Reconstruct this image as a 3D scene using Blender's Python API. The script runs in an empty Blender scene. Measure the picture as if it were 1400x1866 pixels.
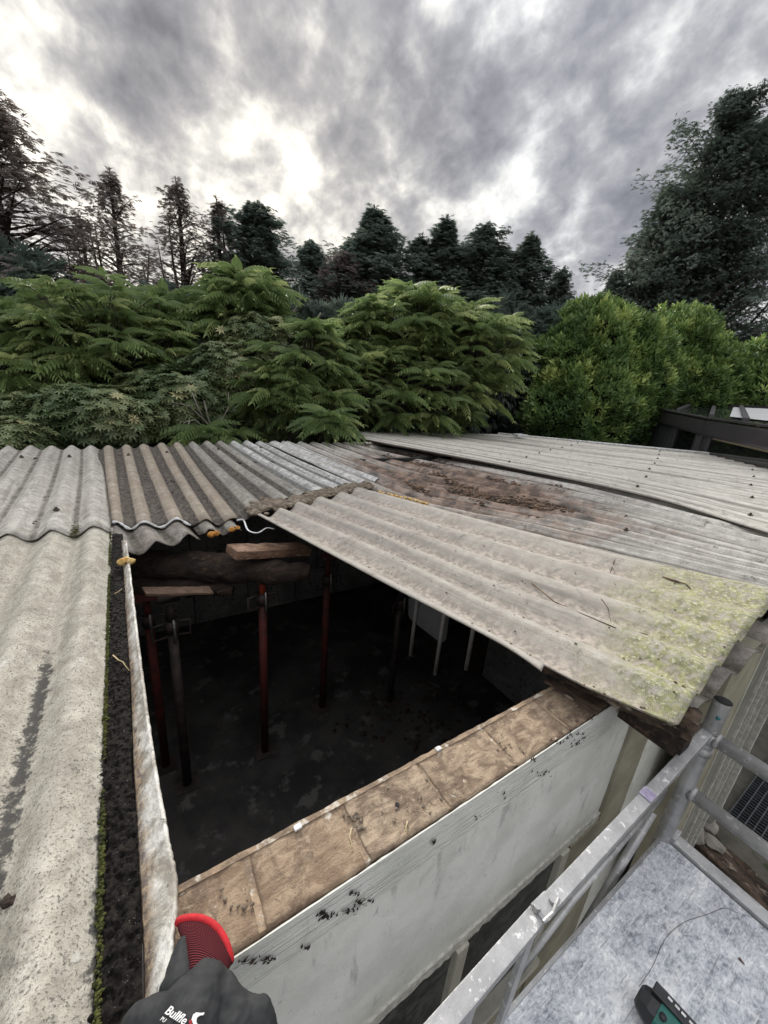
import bpy, bmesh, math, random
import numpy as np
from mathutils import Vector, Matrix, noise, Quaternion
from mathutils.bvhtree import BVHTree
R = math.radians
rnd = random.Random(7)
rng = np.random.default_rng(7)
S = bpy.context.scene
COL = S.collection

# ---------------------------------------------------------------- camera
H = 0.95                     # camera height over the top of the brick wall (z = 0)
FPX, CX, CY = 700.0, 700.0, 933.0
A = np.array([[0.84725229, 0.09443866, 0.52272832],
              [-0.52465957, 0.30261857, 0.79570996],
              [0.08304151, 0.9484215, -0.30594242]])   # world axes in (right, up, forward)
cam_d = bpy.data.cameras.new('camera')
cam_d.sensor_fit = 'HORIZONTAL'; cam_d.sensor_width = 36; cam_d.lens = 18
cam_d.clip_start = 0.02; cam_d.clip_end = 2000
cam = bpy.data.objects.new('camera', cam_d); COL.objects.link(cam)
m = Matrix.Identity(4)
for i in range(3):
    m[i][0] = A[i, 0]; m[i][1] = A[i, 1]; m[i][2] = -A[i, 2]
m[0][3], m[1][3], m[2][3] = 0, 0, H
cam.matrix_world = m
S.camera = cam

def ray(px, py):
    return A @ np.array((px - CX, CY - py, FPX))
def at(px, py, z=0.0):            # point of the level plane z seen at a photo pixel
    d = ray(px, py); t = (z - H) / d[2]
    return Vector((d[0] * t, d[1] * t, z))
def onv(px, py, v):               # point of the upright plane y = v
    d = ray(px, py); t = v / d[1]
    return Vector((d[0] * t, v, H + d[2] * t))
def onu(px, py, u):
    d = ray(px, py); t = u / d[0]
    return Vector((u, d[1] * t, H + d[2] * t))
def far(px, py, dist):            # point at a horizontal distance
    d = ray(px, py); t = dist / math.hypot(d[0], d[1])
    return Vector((d[0] * t, d[1] * t, H + d[2] * t))

# ---------------------------------------------------------------- world and sun
sun_dir = Vector(ray(470, 250)).normalized()
sun_el = math.asin(sun_dir.z); sun_az = math.atan2(sun_dir.x, sun_dir.y)
W = bpy.data.worlds.new('World'); S.world = W; W.use_nodes = True
nt = W.node_tree; nt.nodes.clear()

class NT:
    def __init__(s, tree): s.t = tree
    def n(s, typ, ins=None, **kw):
        nd = s.t.nodes.new(typ)
        for k, v in kw.items(): setattr(nd, k, v)
        if ins:
            for k, v in ins.items():
                sock = nd.inputs[k]
                if isinstance(v, bpy.types.NodeSocket): s.t.links.new(v, sock)
                else: sock.default_value = v
        return nd
    def math(s, op, a, b=0.0, c=None, clamp=False):
        ins = {0: a, 1: b}
        if c is not None: ins[2] = c
        nd = s.n('ShaderNodeMath', ins, operation=op); nd.use_clamp = clamp
        return nd.outputs[0]
    def vm(s, op, a, b=None, out=0):
        ins = {0: a}
        if b is not None: ins[1] = b
        return s.n('ShaderNodeVectorMath', ins, operation=op).outputs[out]
    def mix(s, f, a, b, mode='MIX'):
        nd = s.t.nodes.new('ShaderNodeMix'); nd.data_type = 'RGBA'; nd.blend_type = mode
        for i, v in ((0, f), (6, a), (7, b)):
            if isinstance(v, bpy.types.NodeSocket): s.t.links.new(v, nd.inputs[i])
            else: nd.inputs[i].default_value = v if i == 0 else (tuple(v) + (1,))[:4]
        return nd.outputs[2]
    def mr(s, v, a, b, c=0.0, d=1.0, interp='SMOOTHSTEP'):
        nd = s.n('ShaderNodeMapRange', {0: v, 1: a, 2: b, 3: c, 4: d}, interpolation_type=interp)
        return nd.outputs[0]
    def noise(s, vec, scale, detail=4, rough=.55, dist=0.0, out=0):
        return s.n('ShaderNodeTexNoise', {'Vector': vec, 'Scale': scale, 'Detail': detail, 'Roughness': rough, 'Distortion': dist}).outputs[out]
    def scale(s, vec, xyz):
        return s.n('ShaderNodeMapping', {'Vector': vec, 'Scale': xyz}).outputs[0]

k = NT(nt)
sky = k.n('ShaderNodeTexSky', sky_type='NISHITA'); sky.sun_disc = False
sky.sun_elevation = sun_el; sky.sun_rotation = sun_az
tc = k.n('ShaderNodeTexCoord')
dirv = k.vm('NORMALIZE', tc.outputs['Generated'])
sep = k.n('ShaderNodeSeparateXYZ', {0: dirv})
zz = k.math('MAXIMUM', sep.outputs[2], 0.0)
den = k.math('ADD', zz, 0.62)
px = k.math('DIVIDE', sep.outputs[0], den); py = k.math('DIVIDE', sep.outputs[1], den)
pv = k.n('ShaderNodeCombineXYZ', {0: px, 1: py, 2: 0.0}).outputs[0]
pr = k.n('ShaderNodeMapping', {'Vector': pv, 'Location': (3.1, 1.7, 0), 'Rotation': (0, 0, R(-14)), 'Scale': (1.1, 0.95, 1)}).outputs[0]
wv = k.n('ShaderNodeTexNoise', {'Vector': pr, 'Scale': 1.6, 'Detail': 3.0}).outputs[1]
prw = k.vm('ADD', pr, k.vm('SCALE', k.vm('SUBTRACT', wv, (.5, .5, .5)), None)) if False else pr
n1 = k.noise(pr, 3.0, 3, .5, .1)
n2 = k.noise(pr, 8.5, 7, .55, .2)
n3 = k.noise(pr, 26.0, 5, .55, .2)
c = k.math('ADD', k.math('MULTIPLY', n1, .42), k.math('MULTIPLY', n2, .70))
c = k.math('ADD', c, k.math('MULTIPLY', n3, .22))
c = k.math('SUBTRACT', k.math('MULTIPLY', c, 1.55), .535)
def blob(px_, py_, deg, w):
    d = Vector(ray(px_, py_)).normalized()
    dt = k.vm('DOT_PRODUCT', dirv, tuple(d), out=1)
    return k.math('MULTIPLY', k.mr(dt, math.cos(R(deg)), 1.0), w)
for b in [(560, 60, 14, -.05), (800, 150, 14, -.03), (970, 195, 8, -.12), (800, 300, 10, -.06), (250, 140, 7, -.08), (60, 20, 16, -.12), (1200, 60, 22, -.06), (320, 30, 9, -.06), (1200, 330, 9, -.05), (500, 370, 6, -.07), (610, 280, 7, -.05), (90, 330, 6, -.05),
          (500, 290, 6, .15), (420, 150, 5, .07), (350, 90, 4, .0), (190, 60, 5, .10), (110, 190, 9, .06), (40, 270, 9, .10), (260, 330, 12, .04), (400, 250, 6, .03), (570, 400, 6, .10), (625, 20, 4, .06), (780, 30, 4, .08), (1010, 260, 6, .05), (950, 330, 12, -.09), (560, 330, 9, .05), (1080, 500, 12, .03), (300, 450, 14, .08), (1300, 300, 12, .04), (920, 350, 5, .04), (1130, 180, 8, .05)]:
    c = k.math('ADD', c, blob(*b))
ramp = k.n('ShaderNodeValToRGB', {0: c})
cr = ramp.color_ramp
cr.elements[0].position = .12; cr.elements[0].color = (.13, .135, .155, 1)
cr.elements[1].position = .80; cr.elements[1].color = (1.0, .985, .93, 1)
for p, col in ((.30, (.20, .205, .23)), (.43, (.275, .28, .30)), (.50, (.345, .35, .365)), (.57, (.44, .445, .45)), (.65, (.58, .58, .57)), (.73, (.80, .79, .76))):
    e = cr.elements.new(p); e.color = col + (1,)
warm = blob(430, 400, 34, 1.0)
cl = k.mix(warm, ramp.outputs[0], k.mix(1.0, ramp.outputs[0], (1.10, 1.05, .97), 'MULTIPLY'))
lum = k.math('ADD', k.math('ADD', k.math('MULTIPLY', zz, .10), .93), k.math('MULTIPLY', k.mr(zz, .50, 1.0), 1.5))   # overcast sky is brightest overhead
cl = k.vm('SCALE', cl); cl.node.inputs['Scale'].default_value = 1.0; nt.links.new(lum, cl.node.inputs['Scale'])
cl = k.mix(k.mr(sep.outputs[2], -.06, .03), (.22, .22, .20), cl)
bg = k.n('ShaderNodeBackground', {'Color': cl, 'Strength': 1.0})
bg2 = k.n('ShaderNodeBackground', {'Color': sky.outputs[0], 'Strength': 0.05})
gap = k.math('MULTIPLY', k.mr(n2, .60, .74), .12)        # thin places where the clear sky adds a little blue
mixb = k.n('ShaderNodeMixShader', {0: gap, 1: bg.outputs[0], 2: bg2.outputs[0]})
wo = k.n('ShaderNodeOutputWorld', {'Surface': mixb.outputs[0]})

sl = bpy.data.lights.new('sun', 'SUN'); sl.energy = 3.0; sl.angle = R(12); sl.color = (1, .96, .88)
so = bpy.data.objects.new('sun', sl); COL.objects.link(so)
so.rotation_euler = sun_dir.to_track_quat('Z', 'Y').to_euler()
S.view_settings.view_transform = 'Standard'; S.view_settings.look = 'None'
S.view_settings.exposure = 0.85; S.view_settings.gamma = 1; S.view_settings.use_curve_mapping = False

# ---------------------------------------------------------------- object helpers
def empty(name, loc=(0, 0, 0), label=None, cat=None, group=None, kind=None):
    o = bpy.data.objects.new(name, None); COL.objects.link(o); o.location = loc
    o.empty_display_size = .1
    tag(o, label, cat, group, kind); return o
def tag(o, label=None, cat=None, group=None, kind=None):
    if label: o['label'] = label
    if cat: o['category'] = cat
    if group: o['group'] = group
    if kind: o['kind'] = kind
    return o
def link(name, me, mat=None, parent=None, smooth=False):
    o = bpy.data.objects.new(name, me); COL.objects.link(o)
    if mat: me.materials.append(mat)
    if parent:
        o.parent = parent
        o.matrix_parent_inverse = Matrix.Translation(parent.location).inverted() if parent.parent is None else Matrix.Identity(4)
        if parent.parent is not None:
            g = parent.parent
            o.matrix_parent_inverse = Matrix.Translation(g.location).inverted() @ Matrix.Identity(4) if False else Matrix.Identity(4)
    if smooth:
        me.polygons.foreach_set('use_smooth', [True] * len(me.polygons))
    return o
# every part's mesh is written in world coordinates; a sub-part's parent sits at its own origin 0
def obj(name, bm, mat=None, parent=None, smooth=False):
    bmesh.ops.recalc_face_normals(bm, faces=bm.faces)
    me = bpy.data.meshes.new(name); bm.to_mesh(me); bm.free()
    return link(name, me, mat, parent, smooth)
def np_mesh(name, V, F, mat=None, parent=None, tint=None, smooth=False, uv=None):
    me = bpy.data.meshes.new(name)
    F = np.asarray(F, dtype=np.int32); m_, kk = F.shape
    me.vertices.add(len(V)); me.vertices.foreach_set('co', np.asarray(V, dtype=np.float32).ravel())
    me.loops.add(m_ * kk); me.loops.foreach_set('vertex_index', F.ravel())
    me.polygons.add(m_); me.polygons.foreach_set('loop_start', np.arange(0, m_ * kk, kk, dtype=np.int32))
    me.update(calc_edges=True)
    if tint is not None:
        a = me.attributes.new('tint', 'FLOAT', 'FACE'); a.data.foreach_set('value', np.asarray(tint, dtype=np.float32))
    if uv is not None:
        l = me.uv_layers.new(name='uv'); l.data.foreach_set('uv', np.asarray(uv, dtype=np.float32)[F.ravel()].ravel())
    if smooth: me.polygons.foreach_set('use_smooth', np.ones(m_, dtype=bool))
    return link(name, me, mat, parent)

def add_box(bm, c, s, rot=None, bev=0.0):
    r = bmesh.ops.create_cube(bm, size=1.0)
    vs = r['verts']
    M_ = Matrix.Translation(Vector(c)) @ ((rot.to_4x4() if rot is not None else Matrix.Identity(4))) @ Matrix.Diagonal((s[0], s[1], s[2], 1))
    bmesh.ops.transform(bm, matrix=M_, verts=vs)
    if bev > 0:
        es = list({e for v in vs for e in v.link_edges})
        bmesh.ops.bevel(bm, geom=es, offset=bev, segments=2, affect='EDGES', profile=.7)
    return vs
def box(name, a, b, mat, parent=None, bev=0.0, smooth=False):
    bm = bmesh.new(); a = Vector(a); b = Vector(b)
    add_box(bm, (a + b) / 2, [abs(x) for x in (b - a)], bev=bev)
    return obj(name, bm, mat, parent, smooth)
def frame_of(d):
    d = d.normalized(); up = Vector((0, 0, 1)) if abs(d.z) < .95 else Vector((0, 1, 0))
    x = d.cross(up).normalized(); y = x.cross(d).normalized(); return x, y
def add_tube(bm, pts, rad, seg=12, cap=True, flat=1.0):
    pts = [Vector(p) for p in pts]
    rads = rad if isinstance(rad, (list, tuple)) else [rad] * len(pts)
    rings = []; px_ = None
    for i, p in enumerate(pts):
        d = (pts[min(i + 1, len(pts) - 1)] - pts[max(i - 1, 0)])
        x, y = frame_of(d)
        if px_ is not None:
            x = (px_ - d.normalized() * px_.dot(d.normalized())).normalized(); y = x.cross(d.normalized())
        px_ = x
        rings.append([bm.verts.new(p + x * math.cos(2 * math.pi * j / seg) * rads[i] + y * math.sin(2 * math.pi * j / seg) * rads[i] * flat) for j in range(seg)])
    for a, b in zip(rings, rings[1:]):
        for j in range(seg): bm.faces.new((a[j], a[(j + 1) % seg], b[(j + 1) % seg], b[j]))
    if cap:
        bm.faces.new(rings[0][::-1]); bm.faces.new(rings[-1])
def tube(name, pts, rad, mat, parent=None, seg=12, cap=True, smooth=True, flat=1.0):
    bm = bmesh.new(); add_tube(bm, pts, rad, seg, cap, flat)
    return obj(name, bm, mat, parent, smooth)
def add_beam(bm, a, b, w, h, up=(0, 0, 1), bev=0.0):     # rectangular bar from a to b
    a = Vector(a); b = Vector(b); d = (b - a); L = d.length; d.normalize()
    x = d.cross(Vector(up)).normalized(); z = x.cross(d).normalized()
    rot = Matrix((x, d, z)).transposed()
    return add_box(bm, (a + b) / 2, (w, L, h), rot, bev)
def beam(name, a, b, w, h, mat, parent=None, up=(0, 0, 1), bev=0.0):
    bm = bmesh.new(); add_beam(bm, a, b, w, h, up, bev); return obj(name, bm, mat, parent)
def rough(o, amp, scale, sub=0):      # worn, uneven surface: subdivide and push along normals
    me = o.data; bm = bmesh.new(); bm.from_mesh(me)
    for _ in range(sub):
        bmesh.ops.subdivide_edges(bm, edges=bm.edges, cuts=1, use_grid_fill=True)
    bm.normal_update()
    for v in bm.verts:
        n_ = noise.noise(v.co * scale) + .5 * noise.noise(v.co * scale * 2.7 + Vector((7, 1, 3)))
        v.co += v.normal * n_ * amp
    bm.to_mesh(me); bm.free()
def rough_len(o, amp, scale, maxlen):
    me = o.data; bm = bmesh.new(); bm.from_mesh(me)
    for _ in range(7):
        es = [e for e in bm.edges if e.calc_length() > maxlen]
        if not es: break
        bmesh.ops.subdivide_edges(bm, edges=es, cuts=1, use_grid_fill=True)
    bmesh.ops.triangulate(bm, faces=bm.faces)
    bm.normal_update()
    for v in bm.verts:
        n_ = noise.noise(v.co * scale) + .5 * noise.noise(v.co * scale * 2.7 + Vector((7, 1, 3)))
        v.co += v.normal * n_ * amp
    bm.to_mesh(me); bm.free()

# ---------------------------------------------------------------- materials
def new_mat(name):
    mt = bpy.data.materials.new(name); mt.use_nodes = True
    t = mt.node_tree; t.nodes.clear(); q = NT(t)
    out = q.n('ShaderNodeOutputMaterial'); bs = q.n('ShaderNodeBsdfPrincipled')
    t.links.new(bs.outputs[0], out.inputs[0])
    q.bs = bs; q.out = out
    return mt, q
def setp(q, **kw):
    for k_, v in kw.items():
        s = q.bs.inputs[k_.replace('_', ' ')]
        if isinstance(v, bpy.types.NodeSocket): q.t.links.new(v, s)
        else: s.default_value = (tuple(v) + (1,))[:4] if isinstance(v, (tuple, list)) else v
def bump(q, h, strength=.5, dist=.005, normal=None):
    ins = {'Height': h, 'Strength': strength, 'Distance': dist}
    if normal is not None: ins['Normal'] = normal
    return q.n('ShaderNodeBump', ins).outputs[0]
def geo(q): return q.n('ShaderNodeNewGeometry').outputs['Position']
def uvn(q): return q.n('ShaderNodeTexCoord').outputs['UV']

def simple(name, c1, c2, scale=8, rough_=.7, metal=0.0, bstr=.3, bdist=.003, bscale=60, detail=6, lo=.35, hi=.65, stretch=(1, 1, 1), spec=.4, c3=None, s3=25):
    mt, q = new_mat(name); p = q.scale(geo(q), stretch)
    f = q.mr(q.noise(p, scale, detail, .6), lo, hi)
    col = q.mix(f, c1, c2)
    if c3 is not None: col = q.mix(q.mr(q.noise(p, s3, 5, .65), .56, .66), col, c3)
    setp(q, Base_Color=col, Roughness=rough_, Metallic=metal, Normal=bump(q, q.noise(p, bscale, 5, .6), bstr, bdist))
    q.bs.inputs['Specular IOR Level'].default_value = spec
    return mt

def asbestos(name, light, dark, speck=.5, lich=.3, trough=(.06, .055, .045), tr=.5, moss=False, rust=False, grid=False, brown=0.0, streakcol=(.13, .125, .12), tr_lo=.62, tr_hi=.93, blackv=False, calm=0.0, line=0.0):
    mt, q = new_mat(name); g = geo(q); uv = uvn(q)
    cr_ = q.n('ShaderNodeAttribute', attribute_name='crest').outputs['Fac']     # 0 on the crest, 1 in the trough
    big = q.noise(g, 3.2, 6, .6, .6); mid = q.noise(g, 17, 7, .68, .3); fine = q.noise(g, 170, 4, .7); vfine = q.noise(g, 420, 3, .7)
    col = q.mix(q.mr(mid, .34 - .25 * calm, .66 + .25 * calm), dark, light)
    col = q.mix(q.math('MULTIPLY', q.mr(big, .45, .72), .45), col, dark)
    st = q.noise(q.scale(uv, (26, 1.6, 1)), 1.0, 5, .65, .4)                       # streaks running down the sheet
    col = q.mix(q.math('MULTIPLY', q.mr(st, .50, .72), .55 * lich + .12), col, streakcol)
    if line > 0:
        l1 = q.noise(q.scale(uv, (38, .10, 1)), 1.0, 4, .7); l2 = q.noise(q.scale(uv, (90, .5, 1)), 1.0, 4, .65)
        col = q.mix(q.math('MULTIPLY', q.mr(l1, .50, .62), line), col, (.10, .095, .085))
        col = q.mix(q.math('MULTIPLY', q.mr(l2, .56, .66), line * .7), col, (.12, .115, .105))
        col = q.mix(q.math('MULTIPLY', q.mr(l1, .36, .46, 1, 0), line * .6), col, (.72, .70, .65))
    sp = q.mr(fine, .535, .63)
    col = q.mix(q.math('MULTIPLY', sp, speck), col, (.10, .095, .085))
    sp2 = q.mr(vfine, .53, .62)
    col = q.mix(q.math('MULTIPLY', sp2, speck * .6), col, (.14, .13, .115))
    # dark lichen blotches
    lb = q.math('MULTIPLY', q.mr(q.noise(g, 6.5, 8, .72, .8), .54, .64), q.mr(q.noise(g, 60, 4, .7), .40, .60))
    col = q.mix(q.math('MULTIPLY', lb, lich), col, (.075, .072, .068))
    wl = q.math('MULTIPLY', q.mr(q.noise(g, 11, 7, .7, .5), .60, .68), .45 * (1 - calm))
    col = q.mix(wl, col, (.66, .65, .62))
    if brown > 0:
        bb = q.math('MULTIPLY', q.mr(q.noise(g, 4.2, 6, .65), .40, .66), brown)
        col = q.mix(bb, col, (.235, .185, .14))
    # silt and moss that has settled along the valleys
    edge = q.math('ADD', cr_, q.math('MULTIPLY', q.math('SUBTRACT', mid, .5), .55 * (1 - .7 * calm)))
    trm = q.math('MULTIPLY', q.mr(edge, tr_lo, tr_hi), tr)
    col = q.mix(trm, col, q.mix(q.mr(q.noise(g, 34, 6, .7), .40, .62), trough, tuple(min(1, t * 2.6) for t in trough)))
    if blackv:
        yy = q.n('ShaderNodeSeparateXYZ', {0: g})
        bm_ = q.math('MULTIPLY', q.mr(q.math('ADD', cr_, q.math('MULTIPLY', q.math('SUBTRACT', q.noise(g, 30, 6, .75), .5), .9)), .86, .98), q.mr(q.math('ADD', yy.outputs[1], q.math('MULTIPLY', q.math('SUBTRACT', mid, .5), .4)), 1.42, 1.50, 1, 0))
        bm_ = q.math('MULTIPLY', bm_, q.mr(yy.outputs[0], -.45, -.44))
        col = q.mix(q.math('MULTIPLY', bm_, .92), col, (.05, .048, .047))
    hgt = q.math('ADD', q.math('MULTIPLY', fine, .6), q.math('MULTIPLY', mid, 1.2))
    hgt = q.math('ADD', hgt, q.math('MULTIPLY', vfine, .35))
    sx = q.n('ShaderNodeSeparateXYZ', {0: g})
    if moss:
        # green growth on the last half metre before the eave
        e = q.math('ADD', sx.outputs[1], q.math('MULTIPLY', sx.outputs[0], -.28))
        mm = q.mr(q.math('ADD', e, q.math('MULTIPLY', q.math('SUBTRACT', q.noise(g, 5.5, 6, .65), .5), .75)), -.02, .30, 1, 0)
        mm = q.math('MULTIPLY', mm, q.mr(q.noise(g, 38, 5, .7), .36, .58))
        gc = q.mix(q.mr(q.noise(g, 22, 5, .7), .35, .65), (.095, .105, .032), (.30, .315, .105))
        col = q.mix(q.math('MULTIPLY', mm, .78), col, gc)
        col = q.mix(q.math('MULTIPLY', mm, q.math('MULTIPLY', q.mr(q.noise(g, 75, 5, .7), .52, .60), .6)), col, (.62, .60, .48))
        hgt = q.math('ADD', hgt, q.math('MULTIPLY', mm, .8))
        br = q.math('MULTIPLY', q.mr(q.noise(g, 3.1, 7, .7, .7), .52, .66), .55)
        col = q.mix(q.math('MULTIPLY', br, .6), col, (.20, .165, .135))
    if rust:
        # brown decay spreading over the sunken part of the roof
        dd = q.vm('DISTANCE', q.scale(g, (1, .5, 0)), (2.95, 1.62, 0), out=1)
        rm = q.mr(q.math('ADD', dd, q.math('MULTIPLY', q.math('SUBTRACT', q.noise(g, 2.6, 7, .7, .5), .5), 1.7)), .50, 1.35, 1, 0)
        rm = q.math('MULTIPLY', rm, q.mr(q.noise(q.scale(uv, (20, .5, 1)), 1.0, 4, .6), .25, .55, .35, 1.0))
        rc = q.mix(q.mr(q.noise(g, 8, 6, .7), .38, .62), (.085, .058, .046), (.27, .185, .14))
        rc = q.mix(q.mr(q.noise(g, 3.3, 5, .7), .52, .64), rc, (.045, .036, .034))
        col = q.mix(q.math('MULTIPLY', rm, .93), col, rc)
        hgt = q.math('ADD', hgt, q.math('MULTIPLY', q.math('MULTIPLY', rm, q.noise(g, 34, 6, .7)), 4.0))
    nb = bump(q, hgt, .75, .0032)
    if grid:
        ur = q.n('ShaderNodeMapping', {'Vector': uv, 'Rotation': (0, 0, R(38)), 'Scale': (1, 1, 1)}).outputs[0]
        w1 = q.n('ShaderNodeTexWave', {'Vector': ur, 'Scale': 42.0, 'Distortion': .6, 'Detail': 1.0}, bands_direction='X').outputs[1]
        w2 = q.n('ShaderNodeTexWave', {'Vector': ur, 'Scale': 42.0, 'Distortion': .6, 'Detail': 1.0}, bands_direction='Y').outputs[1]
        gw = q.math('MULTIPLY', w1, w2)
        nb = bump(q, gw, .55, .0016, nb)
        col = q.mix(q.math('MULTIPLY', gw, .16), col, (.60, .56, .50))
    setp(q, Base_Color=col, Roughness=.92, Normal=nb)
    q.bs.inputs['Specular IOR Level'].default_value = .18
    return mt

M = {}
M['left'] = asbestos('weathered_cement_left', (.54, .51, .44), (.335, .31, .26), speck=.85, lich=.40, tr=.85, tr_lo=.93, tr_hi=1.12, blackv=True)
M['left_far'] = asbestos('weathered_cement_left_far', (.60, .575, .53), (.35, .33, .30), speck=.7, lich=.50, tr=.95, tr_lo=.84, tr_hi=1.04, brown=.2)
M['brown'] = asbestos('weathered_cement_brown', (.43, .37, .30), (.29, .245, .20), speck=.6, lich=.45, trough=(.055, .048, .042), tr=.98, tr_lo=.40, tr_hi=.60, brown=.5)
M['pale'] = asbestos('weathered_cement_pale', (.72, .715, .70), (.34, .34, .33), speck=.6, lich=.85, trough=(.07, .068, .062), tr=.9, tr_lo=.45, tr_hi=.85, line=.35)
M['grey'] = asbestos('weathered_cement_grey', (.40, .38, .34), (.22, .21, .19), speck=.6, lich=.9, trough=(.05, .046, .04), tr=.95, tr_lo=.42, tr_hi=.70, brown=.25)
M['rust'] = asbestos('weathered_cement_decayed', (.64, .62, .58), (.38, .36, .33), speck=.5, lich=.8, trough=(.05, .046, .04), tr=.95, tr_lo=.55, tr_hi=.9, calm=.4, line=.45, rust=True)
M['right'] = asbestos('weathered_cement_right', (.68, .65, .59), (.50, .47, .42), speck=.4, lich=.55, trough=(.075, .07, .06), tr=.95, tr_lo=.60, tr_hi=.95, calm=.7, line=.62)
M['loose'] = asbestos('clean_cement_sheet', (.46, .43, .385), (.30, .275, .245), speck=.38, lich=.55, trough=(.17, .145, .125), tr=.65, tr_lo=.40, tr_hi=1.0, moss=True, grid=True, calm=.6, line=.22)
M['under'] = asbestos('old_cement_under', (.36, .33, .30), (.20, .18, .165), speck=.7, lich=.8, tr=.9, brown=.3)
def cut_mat():
    mt, q = new_mat('cut_cement'); g = geo(q); uv = uvn(q)
    sx = q.n('ShaderNodeSeparateXYZ', {0: uv}).outputs[0]
    n_ = q.noise(g, 14, 8, .7, .6); f_ = q.noise(g, 70, 6, .7)
    col = q.mix(q.mr(n_, .38, .62), (.34, .31, .26), (.78, .76, .71))
    e = q.mr(q.math('ADD', sx, q.math('MULTIPLY', q.math('SUBTRACT', q.noise(g, 9, 6, .7), .5), 1.3)), .10, .62, 1, 0)
    col = q.mix(q.math('MULTIPLY', e, .85), col, q.mix(q.mr(f_, .4, .6), (.10, .065, .05), (.40, .29, .18)))
    col = q.mix(q.mr(q.noise(g, 30, 7, .75, .8), .60, .66), col, (.06, .05, .045))
    setp(q, Base_Color=col, Roughness=.95, Normal=bump(q, q.math('ADD', n_, f_), .9, .004)); q.bs.inputs['Specular IOR Level'].default_value = .15
    return mt
M['cut'] = cut_mat()
M['cut_old'] = asbestos('cut_cement', (.62, .60, .56), (.42, .38, .33), speck=.8, lich=.35, tr=0, brown=.35)

def soil_mat():
    mt, q = new_mat('dark_soil'); g = geo(q)
    col = q.mix(q.mr(q.noise(g, 60, 6, .7), .4, .65), (.006, .0055, .005), (.035, .029, .025))
    vo = q.n('ShaderNodeTexVoronoi', {'Vector': g, 'Scale': 190.0}).outputs[0]
    col = q.mix(q.math('MULTIPLY', q.mr(vo, .10, .20, 1, 0), q.mr(q.noise(g, 40, 2), .5, .62)), col, (.28, .26, .24))
    setp(q, Base_Color=col, Roughness=.75, Normal=bump(q, q.noise(g, 130, 6, .75), 1.0, .012)); q.bs.inputs['Specular IOR Level'].default_value = .12
    return mt
M['soil'] = soil_mat()
M['mud'] = simple('dried_mud', (.23, .185, .14), (.11, .085, .065), 18, .95, bstr=.9, bdist=.01, bscale=55, c3=(.33, .29, .23))
M['rotmoss'] = simple('decayed_moss', (.21, .135, .09), (.07, .05, .04), 9, .95, bstr=1, bdist=.015, bscale=45, c3=(.28, .19, .13), s3=14)
M['moss'] = simple('green_moss', (.045, .052, .018), (.12, .13, .035), 60, .9, bstr=1, bdist=.01, bscale=200, spec=.2)
M['foam_y'] = simple('yellow_foam', (.62, .45, .19), (.45, .24, .06), 45, .8, bstr=1, bdist=.006, bscale=120, c3=(.75, .68, .48))
M['foam_o'] = simple('orange_foam', (.55, .26, .05), (.34, .13, .03), 60, .85, bstr=1, bdist=.006, bscale=140, c3=(.7, .5, .2))
M['sealant'] = simple('white_sealant', (.70, .71, .72), (.50, .50, .50), 30, .5, bstr=.5, bdist=.004, bscale=70)
M['timber_new'] = simple('split_timber', (.27, .16, .10), (.13, .07, .045), 5, .75, bstr=1, bdist=.006, bscale=40, stretch=(1, 9, 9), c3=(.42, .29, .19), s3=9)
M['timber_mid'] = simple('dimmed_board', (.20, .13, .09), (.11, .07, .05), 6, .85, bstr=.8, bdist=.005, bscale=40, stretch=(1, 9, 9))  # brown lowered so the board looks shaded under the log
M['timber_dark'] = simple('rotten_timber_dark', (.05, .032, .022), (.018, .013, .011), 5, .9, bstr=1, bdist=.012, bscale=30, stretch=(1.2, 5, 5), c3=(.10, .06, .04), s3=8)
M['timber_rot'] = simple('rotten_timber', (.12, .082, .058), (.022, .017, .014), 14, .95, bstr=1, bdist=.012, bscale=45, c3=(.30, .25, .20), s3=16, stretch=(1.6, .7, 1.6))
M['steel_red'] = simple('red_prop_paint', (.30, .045, .022), (.16, .03, .02), 12, .5, metal=.1, bstr=.3, c3=(.10, .05, .04))
M['steel_orange'] = simple('orange_red_prop_paint', (.42, .075, .03), (.28, .05, .025), 14, .5, bstr=.3, c3=(.10, .04, .03))
M['steel_dark'] = simple('dull_prop_steel', (.07, .05, .045), (.035, .028, .028), 14, .6, metal=.3, bstr=.3)
M['steel_pin'] = simple('galvanised_pin', (.30, .29, .28), (.16, .15, .14), 40, .4, metal=.7)
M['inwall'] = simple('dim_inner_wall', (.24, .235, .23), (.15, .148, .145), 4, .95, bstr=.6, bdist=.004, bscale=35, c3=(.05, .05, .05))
M['floor'] = simple('dimmed_floor', (.060, .055, .052), (.020, .018, .017), 2.2, .65, bstr=.6, bdist=.006, bscale=30, c3=(.10, .095, .09), s3=6)  # base colour lowered to put the room's dimness into the floor
M['ceilcloth'] = simple('shed_inner_side', (.05, .045, .04), (.03, .027, .025), 5, .95)
M['panel'] = simple('white_panel', (.34, .34, .35), (.28, .28, .29), 5, .45, bstr=.1)
M['panel_leg'] = simple('white_tube', (.62, .60, .57), (.5, .48, .46), 15, .4, bstr=.1)
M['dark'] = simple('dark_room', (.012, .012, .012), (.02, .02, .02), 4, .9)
M['ground'] = simple('yard_concrete', (.13, .12, .10), (.07, .065, .052), 3, .95, bstr=.6, bdist=.01, bscale=20, c3=(.05, .06, .03), s3=5)
M['grass'] = simple('rough_ground', (.05, .06, .025), (.09, .08, .045), 2, .95, bstr=.8, bdist=.03, bscale=12)

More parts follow.
